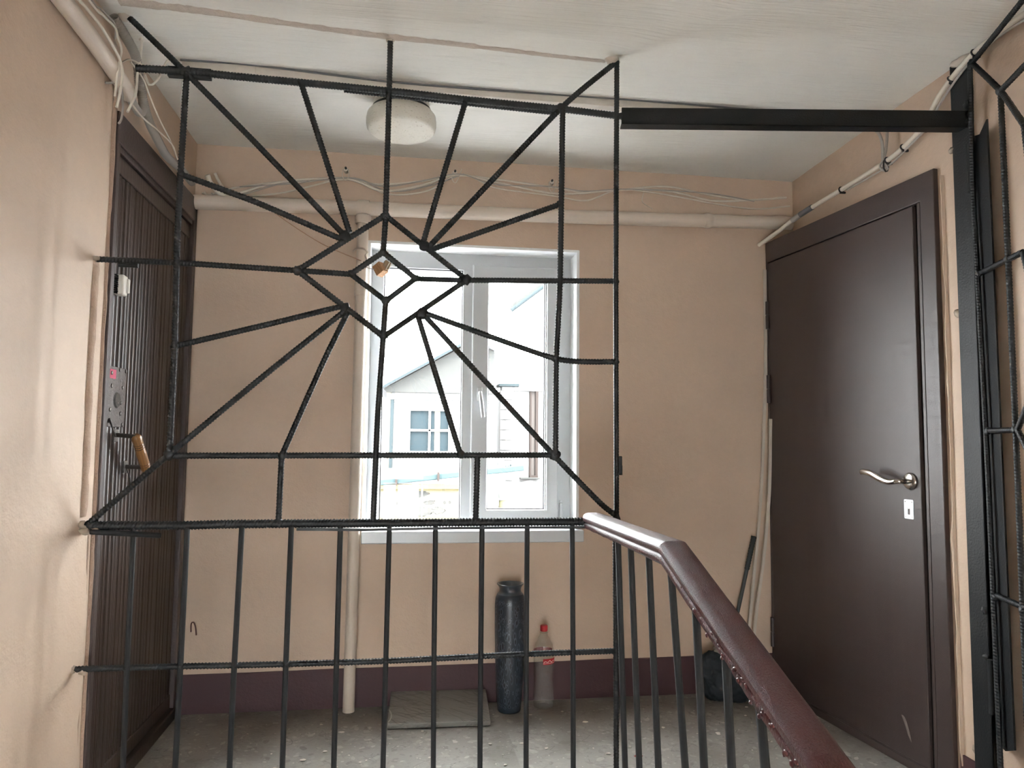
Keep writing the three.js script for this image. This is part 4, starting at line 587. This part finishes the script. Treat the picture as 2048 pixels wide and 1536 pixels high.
// ---------------------------------------------------------------- outside the window
{
  const white = M({ color: [0.13, 0.13, 0.127], roughness: 0.9, map: rep(mottled, 0.4) }), cream = M({ color: [0.085, 0.08, 0.06], roughness: 0.9, map: rep(mottled, 0.5) }), yellow = M({ color: [0.05, 0.042, 0.016], roughness: 0.9 });
  const yard = M({ color: [0.27, 0.27, 0.28], roughness: 1, bumpMap: rep(fine, 0.5), bumpScale: 0.03 });
  const greyW = M({ color: [0.02, 0.021, 0.0195], roughness: 0.9, map: rep(mottled, 0.4) }), zinc = M({ color: [0.02, 0.026, 0.028], roughness: 0.9, specularIntensity: 0.1 }), wdark = M({ color: [0.014, 0.02, 0.023], roughness: 0.7, specularIntensity: 0.05 }), brownW = M({ color: [0.022, 0.018, 0.0165], roughness: 0.9, specularIntensity: 0.1 }), roofSnow = M({ color: [0.16, 0.163, 0.168], roughness: 1, bumpMap: rep(fine, 0.5), bumpScale: 0.03 }), snow = M({ color: [0.84, 0.85, 0.87], roughness: 1, bumpMap: rep(fine, 0.5), bumpScale: 0.03 }), patch = M({ color: [0.026, 0.026, 0.024], roughness: 1 });
  tag(part('ground', lumpy(-30, 34, -6.2, -5, -60, 5.6, 4, (q) => { if (q.y > -5.5) q.y += 0.4 * fbm(q.x * 0.2, q.z * 0.2); }), yard), 'grey yard ground outside the landing window', 0, 0, 'structure');
  tag(part('ground', lumpy(-30, 34, -4.2, -3, 5.6, 36, 4, () => {}), snow), 'snowy ground outside the stair window', 0, 0, 'structure');
  const h = thing('gable_house', 'white gabled house with a four-pane dormer window seen through the left pane', 'house');
  const gs = new THREE.Shape(); gs.moveTo(0.58, 0.4); gs.lineTo(2.62, 0.4); gs.lineTo(2.62, 2.82); gs.lineTo(2.187, 3.02); gs.lineTo(0.58, 2.1); gs.closePath();
  const hole = new THREE.Path(); hole.moveTo(1.0, 0.9); hole.lineTo(1.0, 1.69); hole.lineTo(1.765, 1.69); hole.lineTo(1.765, 0.9); hole.closePath(); gs.holes.push(hole);
  part('wall', worldUV(plate(gs, 3.2, 0).translate(0, 0, -14.2)), white, h);
  part('gable', (() => { const s = new THREE.Shape(); s.moveTo(0.56, 2.02); s.lineTo(2.62, 2.02); s.lineTo(2.62, 2.84); s.lineTo(2.187, 3.04); s.lineTo(0.5, 2.08); s.closePath(); return worldUV(plate(s, 0.08, 0.004).translate(0, 0, -10.99)); })(), greyW, h, 'grey rendered gable');
  const rf = part('roof', merge([box(0, 2.05, 0, 0.08, -3.4, 0.25).rotateZ(Math.atan2(0.973, 1.683)).translate(0.42, 2.05, -10.95), box(0, 0.5, 0, 0.08, -3.4, 0.25).rotateZ(-0.43).translate(2.17, 3.07, -10.95)]), roofSnow, h);
  part('verge', merge([box(0, 2.06, -0.02, 0.02, -0.01, 0.03).rotateZ(Math.atan2(0.973, 1.683)).translate(0.4, 2.05, -10.72)]), zinc, rf);
  part('cornice', merge([box(0.62, 2.62, 1.88, 1.98, -11, -10.9, 0.01), box(0.66, 2.62, 1.84, 1.88, -11, -10.94, 0.01)]), white, h);
  const wf = part('window_frame', merge([ring(0.97, 1.79, 0.86, 1.72, 0.045, 0.045, 0.045, 0.045, -11.06, -10.97, 0.006), box(1.36, 1.405, 0.9, 1.7, -11.05, -10.98, 0.004), box(1.0, 1.77, 1.28, 1.325, -11.05, -10.98, 0.004), ring(0.9, 1.88, 0.8, 1.8, 0.06, 0.06, 0.06, 0.06, -11.0, -10.97, 0.004)]), M({ color: [0.15, 0.15, 0.148] }), h);
  for (const [x0, x1] of [[1.005, 1.37], [1.395, 1.76]]) for (const [y0, y1] of [[0.895, 1.29], [1.315, 1.69]]) part('pane', box(x0, x1, y0, y1, -11.04, -11.03), wdark, wf);
  for (const [y0, y1] of [[0.9, 1.285], [1.32, 1.685]]) part('curtain', box(1.48, 1.585, y0, y1, -11.028, -11.02), cream, wf, 'cream curtain edge');
  part('downpipe', merge([rod([[0.67, 1.95, -10.95], [0.66, 0.5, -10.95]], 0.035, 10), rod([[0.6, 0.5, -10.93], [0.78, 0.49, -10.93]], 0.02, 8)]), zinc, h);
  part('corner_board', box(0.56, 0.64, 0.45, 2.05, -11, -10.96), cream, h);
  const an = thing('low_annex', 'yellow walled annex with a snowy lean-to roof below the gabled house', 'building');
  part('wall', box(-3, 2.1, -6, 0.33, -10.8, -8.5), cream, an); part('roof', (() => { const g = box(-3, 2.1, 0, 0.09, -2.5, 0.0).rotateX(0.03).translate(0, 0.42, -8.35); return g; })(), roofSnow, an);
  part('cornice', merge([box(-3, 2.12, 0.33, 0.37, -8.6, -8.36, 0.008), box(-3, 2.12, 0.36, 0.44, -8.6, -8.3, 0.01)]), yellow, an); part('band', box(-3, 2.1, -0.3, -0.075, -8.53, -8.47, 0.008), yellow, an, 'yellow band');
  const gu = part('gutter', box(-2.6, 1.9, -0.045, 0.045, -0.05, 0.03, 0.02).rotateZ(0.104).translate(0.9, 0.5, -8.3), M({ color: [0.025, 0.038, 0.04], roughness: 0.9, specularIntensity: 0.1 }), an, 'pale blue metal gutter');
  for (const x of [-0.7, -0.1, 0.35, 0.99]) part('bracket', box(-0.016, 0.016, -0.07, 0.07, 0, 0.06, 0.004).translate(0.9 + (x - 0.45) , 0.5 + (x - 0.45) * 0.104, -8.27), brownW, gu);
  for (const [x, y, a, b] of [[1.154, 0.29, 0.13, 0.06], [1.305, 0.141, 0.09, 0.03], [1.2, 0.0, 0.2, 0.06], [1.47, 0.02, 0.09, 0.045], [0.83, 0.13, 0.03, 0.02], [1.56, 0.14, 0.02, 0.02], [1.64, 0.14, 0.02, 0.022]]) part('bare_patch', blob(x, y, -8.498, a, b, 0.006, 0.8, 3), patch, an, 'patch of fallen plaster');
  const nb = thing('side_building', 'pale building with a brown window seen through the right pane', 'building');
  part('wall', box(3.0, 9, -6, 2.22, -18, -12.05), white, nb);
  for (let i = 0; i < 9; i++) part('quoin', box(2.88, 3.16, 0.3 + i * 0.21, 0.49 + i * 0.21, -12.1, -12.0, 0.006), white, nb);
  part('cornice', box(2.82, 3.25, 2.24, 2.3, -12.3, -11.8, 0.01), zinc, nb); part('cornice', box(2.9, 9, 2.16, 2.26, -12.3, -11.95, 0.01), white, nb);
  const bw = part('window_frame', merge([box(3.5, 3.54, 0.38, 2.27, -12.06, -11.98, 0.006), box(3.62, 3.68, 0.38, 2.27, -12.06, -11.96, 0.006), box(3.5, 3.68, 0.34, 0.4, -12.06, -11.94, 0.006)]), brownW, nb); part('pane', box(3.53, 3.63, 0.4, 2.26, -12.05, -12.03), M({ color: [0.05, 0.045, 0.042], roughness: 0.8, specularIntensity: 0.1 }), bw);
  part('sill', box(3.3, 3.72, 0.33, 0.36, -12.04, -11.9, 0.006), greyW, nb); part('wall_lamp', merge([rod([[2.88, 0.66, -12.0], [3.06, 0.55, -11.9], [3.1, 0.63, -11.9]], 0.018, 8), box(3.03, 3.1, 0.5, 0.6, -11.95, -11.85, 0.01)]), zinc, nb);
  const ev = thing('roof_eave', 'grey slanting roof eave high in the right pane', 'roof'); part('eave', worldUV(new RoundedBoxGeometry(1.1, 0.12, 0.5, 2, 0.01)).rotateZ(0.66).translate(3.5, 4.22, -12), greyW, ev); part('gutter', rod([[3.05, 3.82, -11.7], [3.95, 4.52, -11.7]], 0.04, 8), zinc, ev);
  const lr = thing('snow_roof', 'snow-covered low roof in the lower right pane', 'roof'); part('roof', lumpy(2.2, 7, -0.9, 0.12, -11.9, -9.6, 0.12, (q) => { if (q.y > -0.1) { q.y += (q.z < -10.7 ? 0.1 : -0.1) + 0.16 * fbm(q.x * 1.4, q.z * 1.4) + 0.04 * (q.x - 3); } }), roofSnow, lr);
  part('wall', box(2.2, 7, -6, -0.5, -11.8, -9.65), cream, lr); for (let i = 0; i < 8; i++) part('debris', rod([[3.05 + i * 0.07, -0.02 + 0.03 * fbm(i, 2), -9.62], [3.12 + i * 0.07, 0.0 + 0.03 * fbm(i, 4), -9.6]], 0.008, 6), greyW, lr);
  const ch = thing('chimney_pipe', 'yellowish pipe standing on the low snowy roof', 'pipe'); part('pipe', rod([[2.63, -0.5, -9.5], [2.63, 0.1, -9.5]], 0.085, 14), M({ color: [0.06, 0.058, 0.03], roughness: 0.9 }), ch); part('pipe', rod([[2.6, 0.1, -9.5], [2.59, 0.7, -9.5], [2.54, 0.9, -9.52]], 0.06, 12), M({ color: [0.06, 0.066, 0.06], roughness: 0.9 }), ch); part('cap', lathe([[0, 0.04], [0.1, 0.03], [0.1, 0.0], [0.06, -0.01]], 16).translate(2.62, 0.1, -9.5), roofSnow, ch);
}

renderer.render(scene, camera);
